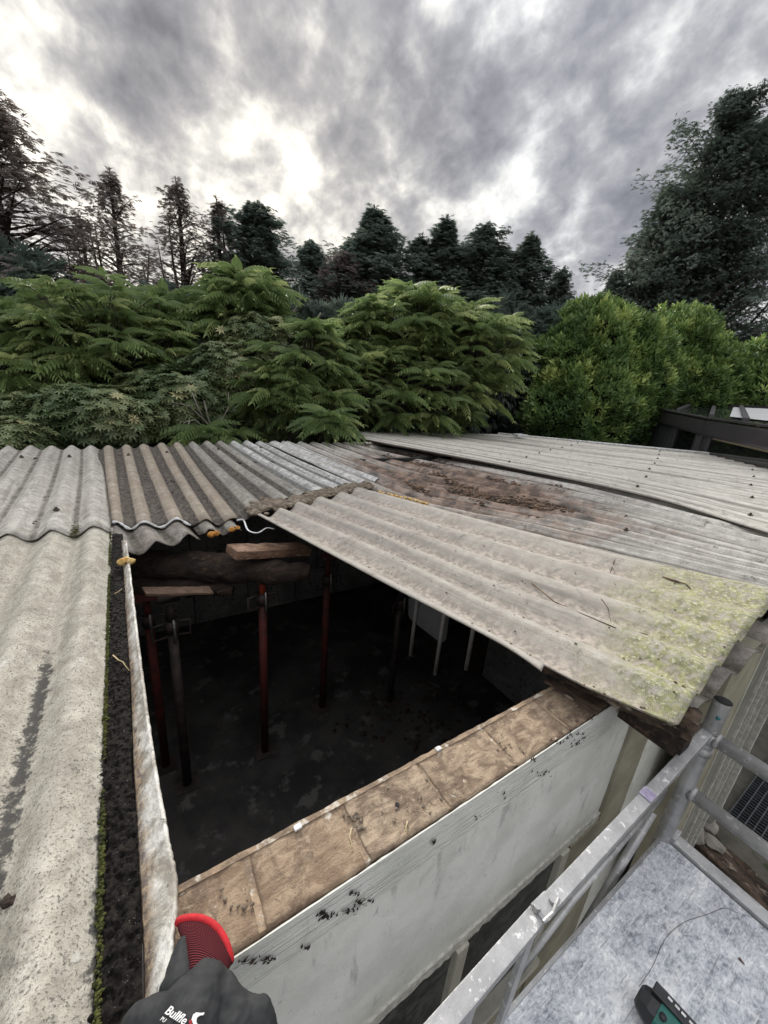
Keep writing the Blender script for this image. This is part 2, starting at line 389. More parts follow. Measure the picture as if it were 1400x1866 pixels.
def brick_mat():
    mt, q = new_mat('brick_bed_face'); g = geo(q)
    p = q.scale(g, (1, 2.2, 1))
    col = q.mix(q.mr(q.noise(p, 14, 7, .7, .6), .36, .64), (.165, .12, .088), (.41, .32, .23))
    rnd_ = q.n('ShaderNodeObjectInfo').outputs['Random']
    col = q.mix(q.math('MULTIPLY', rnd_, .35), col, (.30, .20, .12))
    col = q.mix(q.math('MULTIPLY', q.mr(q.noise(g, 8, 7, .75, .8), .47, .62), .75), col, (.11, .075, .055))
    col = q.mix(q.math('MULTIPLY', q.mr(q.noise(g, 23, 6, .75), .56, .68), .55), col, (.52, .42, .31))
    col = q.mix(q.mr(q.noise(g, 240, 3, .7), .62, .68), col, (.07, .05, .04))
    dk = q.mr(q.n('ShaderNodeSeparateXYZ', {0: g}).outputs[0], 1.08, 1.22)
    col = q.mix(q.math('MULTIPLY', dk, q.mr(q.noise(g, 12, 5, .7), .30, .55, .4, .95)), col, (.085, .06, .046))
    h = q.math('ADD', q.noise(p, 45, 7, .75), q.math('MULTIPLY', q.noise(g, 200, 3), .4))
    setp(q, Base_Color=col, Roughness=.9, Normal=bump(q, h, .8, .006)); q.bs.inputs['Specular IOR Level'].default_value = .25
    return mt
M['brick'] = brick_mat()
M['mortar'] = simple('lime_mortar', (.34, .25, .17), (.17, .125, .09), 16, .95, bstr=.9, bdist=.006, bscale=90, c3=(.52, .47, .40), s3=22)
def render_mat(name, c1, c2, lines=0.0, stain=.35, fine=70):
    mt, q = new_mat(name); g = geo(q)
    col = q.mix(q.mr(q.noise(g, 5, 6, .6), .35, .65), c1, c2)
    st = q.noise(q.scale(g, (14, 14, 3.2)), 1, 7, .7, .4)
    col = q.mix(q.math('MULTIPLY', q.mr(st, .54, .70), stain), col, (.25, .25, .235))
    col = q.mix(q.math('MULTIPLY', q.mr(q.noise(g, 26, 7, .75, 1.0), .60, .68), stain * .7), col, (.20, .20, .19))
    col = q.mix(q.mr(q.noise(g, 120, 4, .7), .66, .72), col, (.10, .10, .095))
    h = q.math('ADD', q.noise(g, fine, 6, .7), q.math('MULTIPLY', q.noise(g, 12, 4), 1.2))
    if lines > 0:
        ln = q.noise(q.scale(g, (2.5, 2.5, 120)), 1, 3, .6)
        h = q.math('ADD', h, q.math('MULTIPLY', ln, lines))
    setp(q, Base_Color=col, Roughness=.82, Normal=bump(q, h, .6, .004)); q.bs.inputs['Specular IOR Level'].default_value = .3
    return mt
M['paint'] = render_mat('grey_white_masonry_paint', (.60, .60, .555), (.73, .725, .68), stain=.62)
M['paint_band'] = render_mat('grey_white_paint_band', (.57, .575, .53), (.70, .70, .65), lines=7, stain=.25)
M['tan'] = render_mat('bare_tan_render', (.38, .35, .27), (.27, .25, .19), stain=.25, fine=110)
M['cream'] = render_mat('cream_frame_paint', (.60, .585, .51), (.48, .465, .40), stain=.3)
M['jamb'] = render_mat('grey_frame', (.27, .265, .235), (.20, .195, .17), stain=.4)
M['jamb_edge'] = simple('chipped_white_edge', (.60, .59, .54), (.42, .41, .37), 40, .8, bstr=.5, bdist=.003, bscale=110)
def glass_mat():
    mt, q = new_mat('dirty_window_glass'); g = geo(q)
    n_ = q.noise(q.scale(g, (9, 9, 9)), 2.4, 7, .7)
    col = q.mix(q.mr(n_, .40, .62), (.03, .036, .036), (.11, .115, .11))
    setp(q, Base_Color=col, Roughness=.30); q.bs.inputs['Specular IOR Level'].default_value = .35
    return mt
M['glass'] = glass_mat()
def alu_mat(name, c1, c2, spots):
    mt, q = new_mat(name); g = geo(q)
    col = q.mix(q.mr(q.noise(g, 9, 6, .65), .35, .65), c1, c2)
    col = q.mix(q.mr(q.noise(g, 42, 6, .75, .4), .57, .64), col, spots)
    col = q.mix(q.mr(q.noise(g, 110, 5, .7), .66, .70), col, (.12, .11, .11))
    f = q.mr(q.noise(g, 42, 6, .75, .4), .55, .66)
    setp(q, Base_Color=col, Metallic=q.math('SUBTRACT', .55, q.math('MULTIPLY', f, .5)), Roughness=q.math('ADD', .42, q.math('MULTIPLY', f, .3)), Normal=bump(q, q.noise(g, 70, 5, .7), .5, .003))
    return mt
M['alu'] = alu_mat('paint_splashed_aluminium', (.44, .437, .44), (.31, .307, .31), (.62, .615, .61))
def board_mat():
    mt, q = new_mat('scaffold_board_paint'); g = geo(q)
    p = q.n('ShaderNodeMapping', {'Vector': g, 'Rotation': (0, 0, R(25)), 'Scale': (1, 1.7, 1)}).outputs[0]
    a_ = q.noise(p, 4.5, 8, .68, .8); b_ = q.noise(p, 22, 8, .78, 1.0); c_ = q.noise(p, 75, 6, .75, .6)
    t_ = q.math('ADD', q.math('MULTIPLY', a_, .36), q.math('ADD', q.math('MULTIPLY', b_, .34), q.math('MULTIPLY', c_, .30)))
    r = q.n('ShaderNodeValToRGB', {0: t_}); e = r.color_ramp
    e.elements[0].position = .415; e.elements[0].color = (.18, .195, .22, 1)
    e.elements[1].position = .575; e.elements[1].color = (.86, .87, .87, 1)
    for p_, c__ in ((.455, (.35, .37, .41)), (.495, (.52, .54, .58)), (.54, (.66, .68, .71))):
        x = e.elements.new(p_); x.color = c__ + (1,)
    sc1 = q.noise(q.n('ShaderNodeMapping', {'Vector': g, 'Rotation': (0, 0, R(37)), 'Scale': (9, 150, 1)}).outputs[0], 1.0, 3, .6)
    sc2 = q.noise(q.n('ShaderNodeMapping', {'Vector': g, 'Rotation': (0, 0, R(-52)), 'Scale': (7, 130, 1)}).outputs[0], 1.0, 3, .6)
    colb = q.mix(q.math('MULTIPLY', q.mr(sc1, .62, .68), .6), r.outputs[0], (.78, .79, .79))
    colb = q.mix(q.math('MULTIPLY', q.mr(sc2, .63, .69), .55), colb, (.16, .17, .19))
    wh = q.math('MULTIPLY', q.mr(q.noise(g, 7, 7, .65, .5), .58, .64), .65)
    colb = q.mix(wh, colb, (.80, .80, .79))
    colb = q.mix(q.mr(q.noise(g, 160, 4, .7), .68, .72), colb, (.10, .10, .10))
    setp(q, Base_Color=colb, Roughness=.6, Normal=bump(q, q.math('ADD', b_, c_), .5, .003))
    return mt
M['board'] = board_mat()
M['black_frame'] = simple('anthracite_aluminium', (.075, .068, .075), (.060, .055, .061), 6, .35, metal=.0, bstr=.05, spec=.6)
M['black_panel'] = simple('anthracite_panel', (.10, .105, .11), (.085, .09, .10), 6, .45, bstr=.05)
mt, q = new_mat('roof_glass'); setp(q, Base_Color=(.03, .035, .035), Roughness=.03, Metallic=0.0); q.bs.inputs['Specular IOR Level'].default_value = 1.0; q.bs.inputs['IOR'].default_value = 1.6; M['roofglass'] = mt
mt, q = new_mat('dark_window_glass'); setp(q, Base_Color=(.012, .014, .014), Roughness=.06); M['darkglass'] = mt
M['sky_reflect'] = simple('reflection_panel', (.80, .80, .80), (.72, .73, .74), 3, .25, bstr=.05)  # near-white colour standing for sky reflected in the glass roof
M['beige'] = simple('beige_blind', (.42, .35, .25), (.36, .30, .22), 5, .7)

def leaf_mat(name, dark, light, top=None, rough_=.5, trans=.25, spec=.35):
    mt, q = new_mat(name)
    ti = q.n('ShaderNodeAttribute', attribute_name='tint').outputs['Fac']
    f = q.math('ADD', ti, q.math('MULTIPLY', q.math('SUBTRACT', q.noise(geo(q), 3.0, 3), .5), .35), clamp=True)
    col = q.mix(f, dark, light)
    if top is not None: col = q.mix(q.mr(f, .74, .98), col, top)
    setp(q, Base_Color=col, Roughness=rough_); q.bs.inputs['Specular IOR Level'].default_value = spec
    tr = q.n('ShaderNodeBsdfTranslucent', {'Color': col})
    mx = q.n('ShaderNodeMixShader', {0: trans, 1: q.bs.outputs[0], 2: tr.outputs[0]})
    q.t.links.new(mx.outputs[0], q.out.inputs[0])
    return mt
M['ail'] = leaf_mat('pinnate_leaves', (.11, .165, .06), (.25, .335, .125), (.43, .49, .21), trans=.50)
M['rho'] = leaf_mat('rhododendron_leaves', (.09, .135, .06), (.27, .31, .15), (.46, .41, .22), rough_=.4, trans=.12)
M['lau'] = leaf_mat('laurel_leaves', (.07, .125, .04), (.23, .34, .10), (.45, .53, .18), rough_=.38, trans=.25)
M['con'] = leaf_mat('cypress_foliage', (.085, .115, .10), (.19, .235, .19), (.27, .31, .22), rough_=.8, trans=.35, spec=.2)
M['conb'] = leaf_mat('browning_cypress_foliage', (.15, .125, .12), (.26, .22, .20), (.38, .22, .16), rough_=.85, trans=.35, spec=.12)
M['bark'] = simple('bark', (.075, .06, .048), (.035, .028, .024), 9, .95, bstr=1, bdist=.02, bscale=18, stretch=(3, 3, .8))
M['branch'] = simple('pale_dead_branch', (.24, .22, .19), (.14, .125, .105), 9, .9)
M['twig'] = simple('brown_twig', (.15, .10, .065), (.07, .045, .03), 40, .9)
M['straw'] = simple('pale_straw', (.55, .45, .27), (.42, .33, .18), 40, .8)

# ---------------------------------------------------------------- ground
bm = bmesh.new()
GZ = -2.1
for (x0, x1, y0, y1, z) in ((-600, 600, -600, 600, GZ - .01),):
    vs = [bm.verts.new(p) for p in ((x0, y0, z), (x1, y0, z), (x1, y1, z), (x0, y1, z))]; bm.faces.new(vs)
tag(obj('ground', bm, M['grass']), kind='structure')
bm = bmesh.new(); vs = [bm.verts.new(p) for p in ((-6, -6, GZ), (14, -6, GZ), (14, .6, GZ), (-6, .6, GZ))]; bm.faces.new(vs)
tag(obj('yard_paving', bm, M['ground']), kind='structure')

# ---------------------------------------------------------------- corrugated sheets
def catmull(pts, t):
    n_ = len(pts) - 1
    x = min(max(t, 0), 1) * n_; i = min(int(x), n_ - 1); f = x - i
    p1, p2 = pts[i], pts[i + 1]
    p0 = pts[i - 1] if i > 0 else p1 * 2 - p2
    p3 = pts[i + 2] if i + 2 <= n_ else p2 * 2 - p1
    return .5 * ((2 * p1) + (p2 - p0) * f + (2 * p0 - 5 * p1 + 4 * p2 - p3) * f * f + (3 * p1 - p0 - 3 * p2 + p3) * f ** 3)
def sheet_fn(crests):
    def f(s, t):
        n_ = len(crests) - 1
        if s <= 0: a = catmull(crests[0], t); b = catmull(crests[1], t); return a + (b - a) * s
        if s >= n_: a = catmull(crests[n_ - 1], t); b = catmull(crests[n_], t); return b + (b - a) * (s - n_)
        i = int(s); a = catmull(crests[i], t); b = catmull(crests[i + 1], t); return a + (b - a) * (s - i)
    return f
def corr(name, crests, s0, s1, t0, t1, mat, parent=None, amp=.05, dz=0.0, seg=12, nt_=26, edge=None, wob=.004, thick=.0065, lumps=0.0, ragg0=0.0, ragg1=0.0, L=2.6):
    f = sheet_fn(crests)
    ns = max(3, int(round((s1 - s0) * seg))) + 1
    V = []; UV = []; CRV = []
    for j in range(nt_ + 1):
        for i in range(ns):
            s = s0 + (s1 - s0) * i / (ns - 1)
            r0 = ragg0 * (noise.noise(Vector((s * 2.3, 1.7, len(name)))) + .5 * noise.noise(Vector((s * 7, 5.7, 0))))
            r1 = ragg1 * (noise.noise(Vector((s * 2.3, 9.7, len(name)))) + .5 * noise.noise(Vector((s * 7, 2.7, 0))))
            a, b = t0 + r0, t1 + r1
            if edge: a, b = edge(s, a, b)
            t = a + (b - a) * j / nt_
            p = f(s, t); cr_ = .5 * (1 - math.cos(2 * math.pi * s))
            z = p.z - amp * cr_ + dz + wob * noise.noise(Vector((p.x * 3, p.y * 1.5, dz * 9)))
            if lumps:
                z += lumps * max(0, noise.noise(Vector((p.x * 6, p.y * 3.5, 3.3))) + .2)
            V.append((p.x, p.y, z)); UV.append((s * .177, t * L)); CRV.append(cr_)
    F = []
    for j in range(nt_):
        for i in range(ns - 1):
            a = j * ns + i; F.append((a, a + 1, a + ns + 1, a + ns))
    V = np.array(V); F = np.array(F)
    # make the faces look up
    n0 = np.cross(V[F[0][1]] - V[F[0][0]], V[F[0][3]] - V[F[0][0]])
    if n0[2] < 0: F = F[:, ::-1]
    o = np_mesh(name, V, F, mat, parent, smooth=True, uv=UV)
    a = o.data.attributes.new('crest', 'FLOAT', 'POINT'); a.data.foreach_set('value', np.array(CRV, dtype=np.float32))
    md = o.modifiers.new('thickness', 'SOLIDIFY'); md.thickness = thick; md.offset = -1
    return o

# --- left roof: crests run away from the camera; crest 0 is the one next to the gap
PL = .178
def left_crest(i):
    zt = .05
    lap = Vector((-.271 - PL * i * 1.02, 2.72, zt)); bot = Vector((-.218 - PL * i, .20, zt)); mid_ = Vector((-.236 - PL * i, 1.45, zt - .004))
    return bot, mid_, lap
LN = [[*left_crest(i)] for i in range(8)]
LF = [[Vector((-.271 - PL * i * 1.02, 2.60, .062)), Vector((-.36 - PL * i * .98, 4.0, .062)), Vector((-.468 - PL * i * .96, 5.42, .060))] for i in range(13)]
roofL = empty('corrugated_roof', (-.9, 2.8, 0), 'pale speckled corrugated cement roof at the left, left of the dirt filled gap and the open hole', 'roof')
def e_left(s, a, b): return a, b
corr('sheet', LN, -.46, 5.5, 0, 1, M['left'], roofL, nt_=34, amp=.052, seg=16)
corr('sheet', LN, 5.4, 7.5, 0, 1, M['left'], roofL, dz=.008, nt_=34)
corr('sheet', LF, -.46, 4.5, 0, 1, M['left_far'], roofL, dz=.004, nt_=30, ragg0=.008, ragg1=.02)
corr('sheet', LF, 4.4, 10.5, 0, 1, M['left_far'], roofL, dz=.012, nt_=30, ragg0=.01, ragg1=.02)

# --- middle roof: far ends and near ends of every crest
far_px = [(197, 812), (230, 811), (261, 809), (294, 807), (322, 806), (350, 804.5), (377, 803), (401, 803), (425, 803), (450, 803), (472, 804), (497, 804), (517, 804), (537, 805)]
near_px = [(212, 952), (262, 952), (322, 946), (377, 946), (420, 945), (474, 925), (522, 906), (552, 898), (585, 891), (617, 885), (640, 880), (664, 876), (690, 872), (716, 869)]
MC = []
for (fx, fy), (nx, ny) in zip(far_px, near_px):
    a = at(nx, ny, .0); b = at(fx, fy, .10); mid_ = (a + b) / 2; mid_.z -= .018
    MC.append([a, mid_, b])
roofM = empty('corrugated_roof', (1.2, 4.0, 0), 'brown to white lichened corrugated cement roof rising behind the open hole', 'roof')
corr('sheet', MC, -.55, 4.4, 0, 1, M['brown'], roofM, dz=.006, nt_=26, ragg1=.02)
corr('sheet', MC, 4.3, 7.4, -.04, 1, M['grey'], roofM, nt_=26, ragg0=.02, ragg1=.02)
corr('sheet', MC, 7.3, 12.6, -.05, 1, M['pale'], roofM, dz=.006, nt_=26, ragg0=.03, ragg1=.02)
# pieces of the lower row that still hang over the hole
def lower(nx, ny, px_, py_): return [at(px_, py_, -.035), at(nx, ny, -.012), at(nx, ny, -.012) + Vector((0, .25, .006))]
LW = [lower(208, 958, 222, 1003), lower(262, 958, 284, 985), lower(322, 950, 345, 972), lower(378, 952, 392, 968), lower(420, 950, 434, 962)]
def e_low(s, a, b): return a + (.12 * max(0, s - .2) if s > 0 else 0), b
corr('sheet', LW, -.25, 2.45, 0, 1, M['under'], roofM, dz=-.008, nt_=12, ragg0=.08, amp=.05)
corr('sheet', LW, 2.55, 4.3, .18, 1, M['grey'], roofM, dz=-.006, nt_=12, ragg0=.10, amp=.05)

# --- decayed part that carries on to the right
tops = [(525, 804.5), (548, 805), (570, 805), (590, 805.5), (610, 806), (628, 806.5), (646, 807)]
m850 = [919, 907, 894, 881, 869, 857, 846]; m1050 = [959, 946, 934, 922, 910, 898, 886]; m1400 = [1045, 1033, 1021, 1009, 997, 985, 973]
MR = []
for i in range(7):
    a = at(1400, m1400[i], .185); b = at(1050, m1050[i], .10); c_ = at(850, m850[i], .01)
    d_ = at(*[tops[i][0] + (20 if i == 0 else 16), tops[i][1] + 26], -.0); e_ = at(*tops[i], .10)
    a2 = a + (a - b) * .45
    MR.append([a2, a, b, c_, at(700 if False else 720 + 0 * i, [884, 873, 862, 851, 840, 829, 819][i], -.02), e_])
corr('sheet', MR, -1.8, 3.3, 0, 1, M['rust'], roofM, nt_=70, lumps=.012, L=6, dz=.004, ragg1=.01)
corr('sheet', MR, 3.2, 7.3, 0, 1, M['rust'], roofM, nt_=70, lumps=.008, L=6, dz=.012, ragg1=.01)

# --- right roof beyond the open joint
g = [at(1394, 962, .23), at(1157, 895, .18), at(878, 838, .12), at(583, 783, .15)]
g = [g[0] + (g[0] - g[1]) * .5] + g
v_far = at(905, 791, .05); v_near = at(1400, 838, .22)
vv = [v_near + (v_near - v_far) * .4, v_near, v_near.lerp(v_far, .33), v_near.lerp(v_far, .66), v_far]
NR = 21
RC = []
for i in range(NR + 1):
    f = i / NR
    fj = f ** 1.0
    RC.append([g[j].lerp(vv[j], fj) for j in range(5)])
roofR = empty('corrugated_roof', (6, 4, 0), 'long pale corrugated cement roof beyond the dark open joint, running to the black glazed extension', 'roof')
brk = [-.16, 5.4, 10.5, 15.5, 21.2]
for a, b in zip(brk, brk[1:]):
    corr('sheet', RC, a, b + .1, 0, 1, M['right'], roofR, nt_=44, seg=10, L=7, amp=.06, dz=.004 * (brk.index(a) % 2), ragg1=.006, wob=.006)
bolt_me = None
def bolts(crests, ss, ts, parent, amp_dz=.004):
    global bolt_me
    if bolt_me is None:
        bm = bmesh.new(); add_tube(bm, [(0, 0, -.004), (0, 0, .004)], .017, 10); add_tube(bm, [(0, 0, .004), (0, 0, .016)], .008, 6)
        bolt_me = bpy.data.meshes.new('bolt'); bmesh.ops.recalc_face_normals(bm, faces=bm.faces); bm.to_mesh(bolt_me); bm.free(); bolt_me.materials.append(M['bolt'])
    f = sheet_fn(crests)
    for t in ts:
        for s_ in ss:
            o = bpy.data.objects.new('bolt', bolt_me); COL.objects.link(o); o.parent = parent
            o.matrix_parent_inverse = Matrix.Translation(parent.location).inverted(); p = f(s_, t + rnd.uniform(-.004, .004)); o.location = p + Vector((0, 0, amp_dz + .004))
M['bolt'] = simple('rusty_bolt', (.10, .07, .055), (.05, .04, .035), 60, .7, metal=.3)
bolts(RC, [1, 4, 7, 10, 13, 16, 19], [.28, .50, .72], roofR)
bolts(MR, [1, 3, 5], [.12, .34], roofM)
bolts(LF, [1, 3], [.12, .75], roofL, .008)
bolts(MC, [1, 3, 6, 9], [.8], roofM)
# rolled verge along the far side
vp = [p + Vector((.06, .0, .01)) for p in [catmull([r for r in RC[-1]], t / 14) for t in range(15)]]
tube('verge_roll', vp, .055, M['pale'], roofR, seg=10, flat=.6)

# --- the cleaner sheet row next to the hole
N0 = [[at(1180, 1234, .17), at(1020, 1180, .13), at(900, 1161, .10), at(690, 1052, .045), at(471, 936, .02)],
      [at(1268, 1278 - 14, .19), at(1070, 1180, .145), at(900, 1104, .10), at(690, 1001, .045), at(511, 926, .02)],
      [at(1304, 1213, .20), at(1100, 1131, .15), at(900, 1063, .10), at(700, 978, .045), at(543, 914, .02)],
      [at(1343, 1167, .215), at(1114, 1093, .15), at(900, 1023, .10), at(700, 950, .045), at(582, 905, .02)],
      [at(1378, 1128, .23), at(1140, 1056, .155), at(900, 988, .10), at(700, 926, .045), at(622, 896, .02)],
      [at(1420, 1078, .225), at(1160, 1020, .15), at(900, 955, .10), at(740, 912, .045), at(650, 888, .02)]]
# crest 0 stays beside crest 1: keep the pitch regular
for j in range(5):
    N0[0][j] = N0[1][j] + (N0[1][j] - N0[2][j]) * 1.0 if j < 2 else N0[0][j]
loose = empty('roof_sheet', N0[2][2], 'clean beige corrugated sheet beside the open hole, green with moss at its eave end', 'roof sheet')
def e_near(s, a, b):
    # the corner over the hole is broken back: the edge valley begins further up
    if s < .45:
        f = min(1, max(0, (.45 - s) / .12)); return a + .335 * f, b
    return a, b
corr('sheet', N0, -.05, 5.35, 0, 1, M['loose'], loose, nt_=60, seg=14, edge=e_near, amp=.048, L=2.6, wob=.003)
# the older sheet under it, that sticks out below the eave
def down(p, dx, dy, dz_): return Vector((p.x + dx, p.y + dy, p.z + dz_))
UC = []
for i, (ex, ey) in enumerate([(1210, 1345), (1279, 1281), (1331, 1229), (1375, 1190), (1418, 1150)]):
    a = at(ex, ey, .055); UC.append([a, a + Vector((.0, .35, -.01)), a + Vector((0, .7, -.02))])
older = empty('roof_sheet', (2, .6, .05), 'older grey corrugated sheet showing below the mossy eave end of the clean one', 'roof sheet')
corr('sheet', UC, .72, 4.6, 0, 1, M['under'], older, nt_=14, amp=.045)

# --- cut strip of sheet left along the hole, and the dirt that fills the gap
strip_e = [(300, 1866), (308, 1760), (320, 1625), (305, 1530), (290, 1450), (273, 1345), (260, 1250), (249, 1160), (240, 1080), (229, 985)]
strip_i = [(262, 1866), (262, 1760), (256, 1625), (250, 1530), (246, 1450), (241, 1345), (238, 1250), (231, 1160), (226, 1080), (220, 985)]
V = []; F = []; n_r = 260; n_c = 14
def pick(lst, t):
    pts = [Vector((x, y)) for x, y in lst]; return catmull([Vector((p.x, p.y, 0)) for p in pts], t)
for j in range(n_r + 1):
    t = j / n_r; e = pick(strip_e, t); i_ = pick(strip_i, t)
    pe = at(e.x + .9 * noise.noise(Vector((t * 60, 0, 0))), e.y, .035); pi = at(i_.x, i_.y, -.012)
    for c_ in range(n_c + 1):
        f = c_ / n_c; p = pi.lerp(pe, f); p.z = -.012 + .047 * f + .0016 * noise.noise(Vector((p.x * 40, p.y * 16, 0))) + .0018 * noise.noise(Vector((p.x * 90, p.y * 90, 4)))
        V.append(p)
for j in range(n_r):
    for c_ in range(n_c):
        a = j * (n_c + 1) + c_; F.append((a, a + 1, a + n_c + 2, a + n_c + 1))
strip = np_mesh('cut_sheet_strip', [tuple(p) for p in V], F, M['cut'], None, smooth=True, uv=[((i % (n_c + 1)) / n_c, (i // (n_c + 1)) / n_r * 2.4) for i in range(len(V))])
tag(strip, 'narrow whitish cut strip of cement sheet standing along the left edge of the hole', 'sheet strip')
md = strip.modifiers.new('t', 'SOLIDIFY'); md.thickness = .007; md.offset = -1

V = []; F = []; n_r = 800; n_c = 36
for j in range(n_r + 1):
    t = j / n_r; y = .22 + t * 2.38
    # left side under the sheet edge, right side on the strip
    xl = -.150 - .055 * t; xr = -.072 - .062 * t + .008 * noise.noise(Vector((y * 6, 3, 0)))
    for c_ in range(n_c + 1):
        f = c_ / n_c; x = xl + (xr - xl) * f
        z = -.006 + .010 * math.sin(f * math.pi) + .006 * noise.noise(Vector((x * 55, y * 55, 0))) + .006 * noise.noise(Vector((x * 140, y * 140, 5))) + .004 * noise.noise(Vector((x * 9, y * 4, 5)))
        V.append((x, y, z))
for j in range(n_r):
    for c_ in range(n_c):
        a = j * (n_c + 1) + c_; F.append((a, a + 1, a + n_c + 2, a + n_c + 1))
tag(np_mesh('gutter_dirt', V, F, M['soil'], None, smooth=True), 'strip of black wet dirt filling the gap between the left roof and the cut strip', 'dirt', kind='stuff')

def lumps(name, pts, rad, mat, label, cat, kind='stuff', squash=.6, sub=1):
    Vp, Fp = [], []
    bmi = bmesh.new(); bmesh.ops.create_icosphere(bmi, subdivisions=sub, radius=1)
    bv = np.array([v.co[:] for v in bmi.verts]); bf = np.array([[v.index for v in f.verts] for f in bmi.faces]); bmi.free()
    for i, p in enumerate(pts):
        r = rad * (.5 + rnd.random())
        s_ = np.array([r * (.7 + .6 * rnd.random()), r * (.7 + .6 * rnd.random()), r * squash])
        Vp.append((bv * (1 + .35 * rng.standard_normal((len(bv), 1)) * .5)) * s_ + np.array(p)); Fp.append(bf + len(bv) * i)
    o = np_mesh(name, np.concatenate(Vp), np.concatenate(Fp), mat, None, smooth=False)
    tag(o, label, cat, kind=kind); return o
pts = []
for i in range(3800):
    y = .25 + rnd.random() * 2.4; n_ = noise.noise(Vector((y * 5, 0, 0)))
    if n_ < -.18 + .25 * rnd.random() - .1: continue
    pts.append((-.124 - .0275 * y + rnd.gauss(0, .0022) , y, .003 + rnd.gauss(0, .003) + .003 * n_))
pts += [(-.355 + rnd.gauss(0, .018) , 2.66 + rnd.gauss(0, .05), .012 + abs(rnd.gauss(0, .012))) for i in range(420)]
lumps('moss', pts, .0026, M['moss'], 'thin line of green moss along the edge of the left roof beside the dirt', 'moss')

# foam and sealant along the broken edges
def foam(pts2, z, r, mat, label):
    bm = bmesh.new()
    for i, (x, y, k_) in enumerate(pts2):
        p = at(x, y, z)
        bmesh.ops.create_icosphere(bm, subdivisions=3, radius=r * k_, matrix=Matrix.Translation(p) @ Matrix.Diagonal((1.1, .9, .95, 1)))
    o = obj('foam_lump', bm, mat, None, True); rough(o, r * .22, 90)
    tag(o, label, 'foam'); return o
foam([(222, 1024, 1), (230, 1021, 1), (239, 1023, .9)], .035, .019, M['foam_y'], 'pale yellow foam blob gripping the top of the cut strip')
foam([(385, 974, 1), (394, 972, .9)], -.042, .022, M['foam_o'], 'larger orange foam plug under the first broken corrugation right of the hanging piece')
foam([(423, 965, 1), (433, 962, .8)], -.03, .019, M['foam_o'], 'smaller orange foam plug beside the pointed grey shard of sheet')
bm = bmesh.new()
for i in range(46):
    f = i / 45; x = 690 + 90 * f + rnd.gauss(0, 2); y = 897 + 21 * f + rnd.gauss(0, 1.2)
    bmesh.ops.create_icosphere(bm, subdivisions=1, radius=.014 * (.5 + rnd.random()), matrix=Matrix.Translation(at(x, y, .0)))
o = obj('foam_bead', bm, M['foam_y'], None, True); tag(o, 'crumbly line of white and orange foam along the back edge of the clean sheet', 'foam', kind='stuff')
pts = []
for i in range(40):
    s = -.15 + i / 39 * 2.6; p = sheet_fn(MC)(s, -.006); p.z += -.05 * .5 * (1 - math.cos(2 * math.pi * s)) + .004
    pts.append(p)
bm = bmesh.new(); add_tube(bm, pts, [max(.004, .009 + .011 * noise.noise(Vector((i * .45, 0, 0)))) for i in range(40)], 8, flat=.8)
o = obj('sealant_bead', bm, M['sealant'], None, True); tag(o, 'wavy white sealant bead along the sheet overlap at the left back of the hole', 'sealant')
pts = [at(x, y, z) for x, y, z in [(432, 948, .0), (444, 948, -.02), (452, 966, -.045), (470, 971, -.05), (486, 962, -.04), (500, 964, -.045)]]
o = tube('torn_flashing', [catmull(pts, i / 20) for i in range(21)], .0035, M['sealant'], None, seg=6, flat=2.0); tag(o, 'torn white flashing edge curling between the grey roof and the clean sheet corner', 'flashing')

# mud ridge where the rows meet
pts = []
mp = [(462, 932), (488, 917), (515, 918), (545, 911), (575, 903), (605, 897), (640, 888), (668, 886)]
for i in range(620):
    f = rnd.random(); p = pick(mp, f); q_ = at(p.x + rnd.gauss(0, 7), p.y + rnd.gauss(0, 3.2) - 1, 0)
    q_.z = -.015 + .012 * rnd.random() + .012 * math.cos(f * 40) * 0
    pts.append(tuple(q_))
o = lumps('dried_mud', pts, .03, M['mud'], 'ridge of dried brown mud where the clean sheet meets the old roof', 'mud', squash=.5)

# decayed moss lumps on the sunken roof
fMR = sheet_fn(MR); pts = []
while len(pts) < 3600:
    s = rnd.random() * 6.6; t = .30 + rnd.random() * .62
    n_ = noise.noise(Vector((s * .7, t * 9, 1.2))) + .6 * noise.noise(Vector((s * 2, t * 22, 4)))
    ctr = 1 - abs(t - .62 - .03 * (s - 3)) / .17
    if n_ * 1.2 + ctr * .40 > .20 + .65 * rnd.random():
        p = fMR(s, t); p.z += -.05 * .5 * (1 - math.cos(2 * math.pi * s)) * .7 + .008
        pts.append(tuple(p))
lumps('decayed_moss', pts, .014, M['rotmoss'], 'patch of crumbling brown decayed moss over the sunken middle of the roof', 'moss', squash=.26)

# ---------------------------------------------------------------- the garage wall
V0, V1 = .432, .578
wall = empty('garage_wall', (.6, .5, -1), 'grey white painted garage wall with bare brown brick top and cream framed windows', 'wall')
xs = [-.045, .107, .327, .551, .792, 1.043, 1.285]
gapw = .010
for a, b in zip(xs, xs[1:]):
    bm = bmesh.new()
    add_box(bm, ((a + b) / 2, (V0 + V1) / 2 + .0005, -.036 + rnd.uniform(-.001, .001)), (b - a - gapw - rnd.random() * .006, V1 - V0 - .008, .072))
    o = obj('brick', bm, M['brick'], wall); rough_len(o, .0026, 16, .012)
    o.data.polygons.foreach_set('use_smooth', [True] * len(o.data.polygons))
bm = bmesh.new(); add_box(bm, (.625, (V0 + V1) / 2 + .002, -.039), (1.32, V1 - V0 - .010, .073))
o = obj('mortar_bed', bm, M['mortar'], wall); rough_len(o, .003, 40, .014)
# left brick course continues under the strip
box('wall_core', (-2.2, V0 + .012, GZ), (1.55, V1 - .012, -.076), M['inwall'], wall)
box('wall_core', (-2.2, V0 + .012, -.074), (-.105, V1 - .012, -.045), M['inwall'], wall)
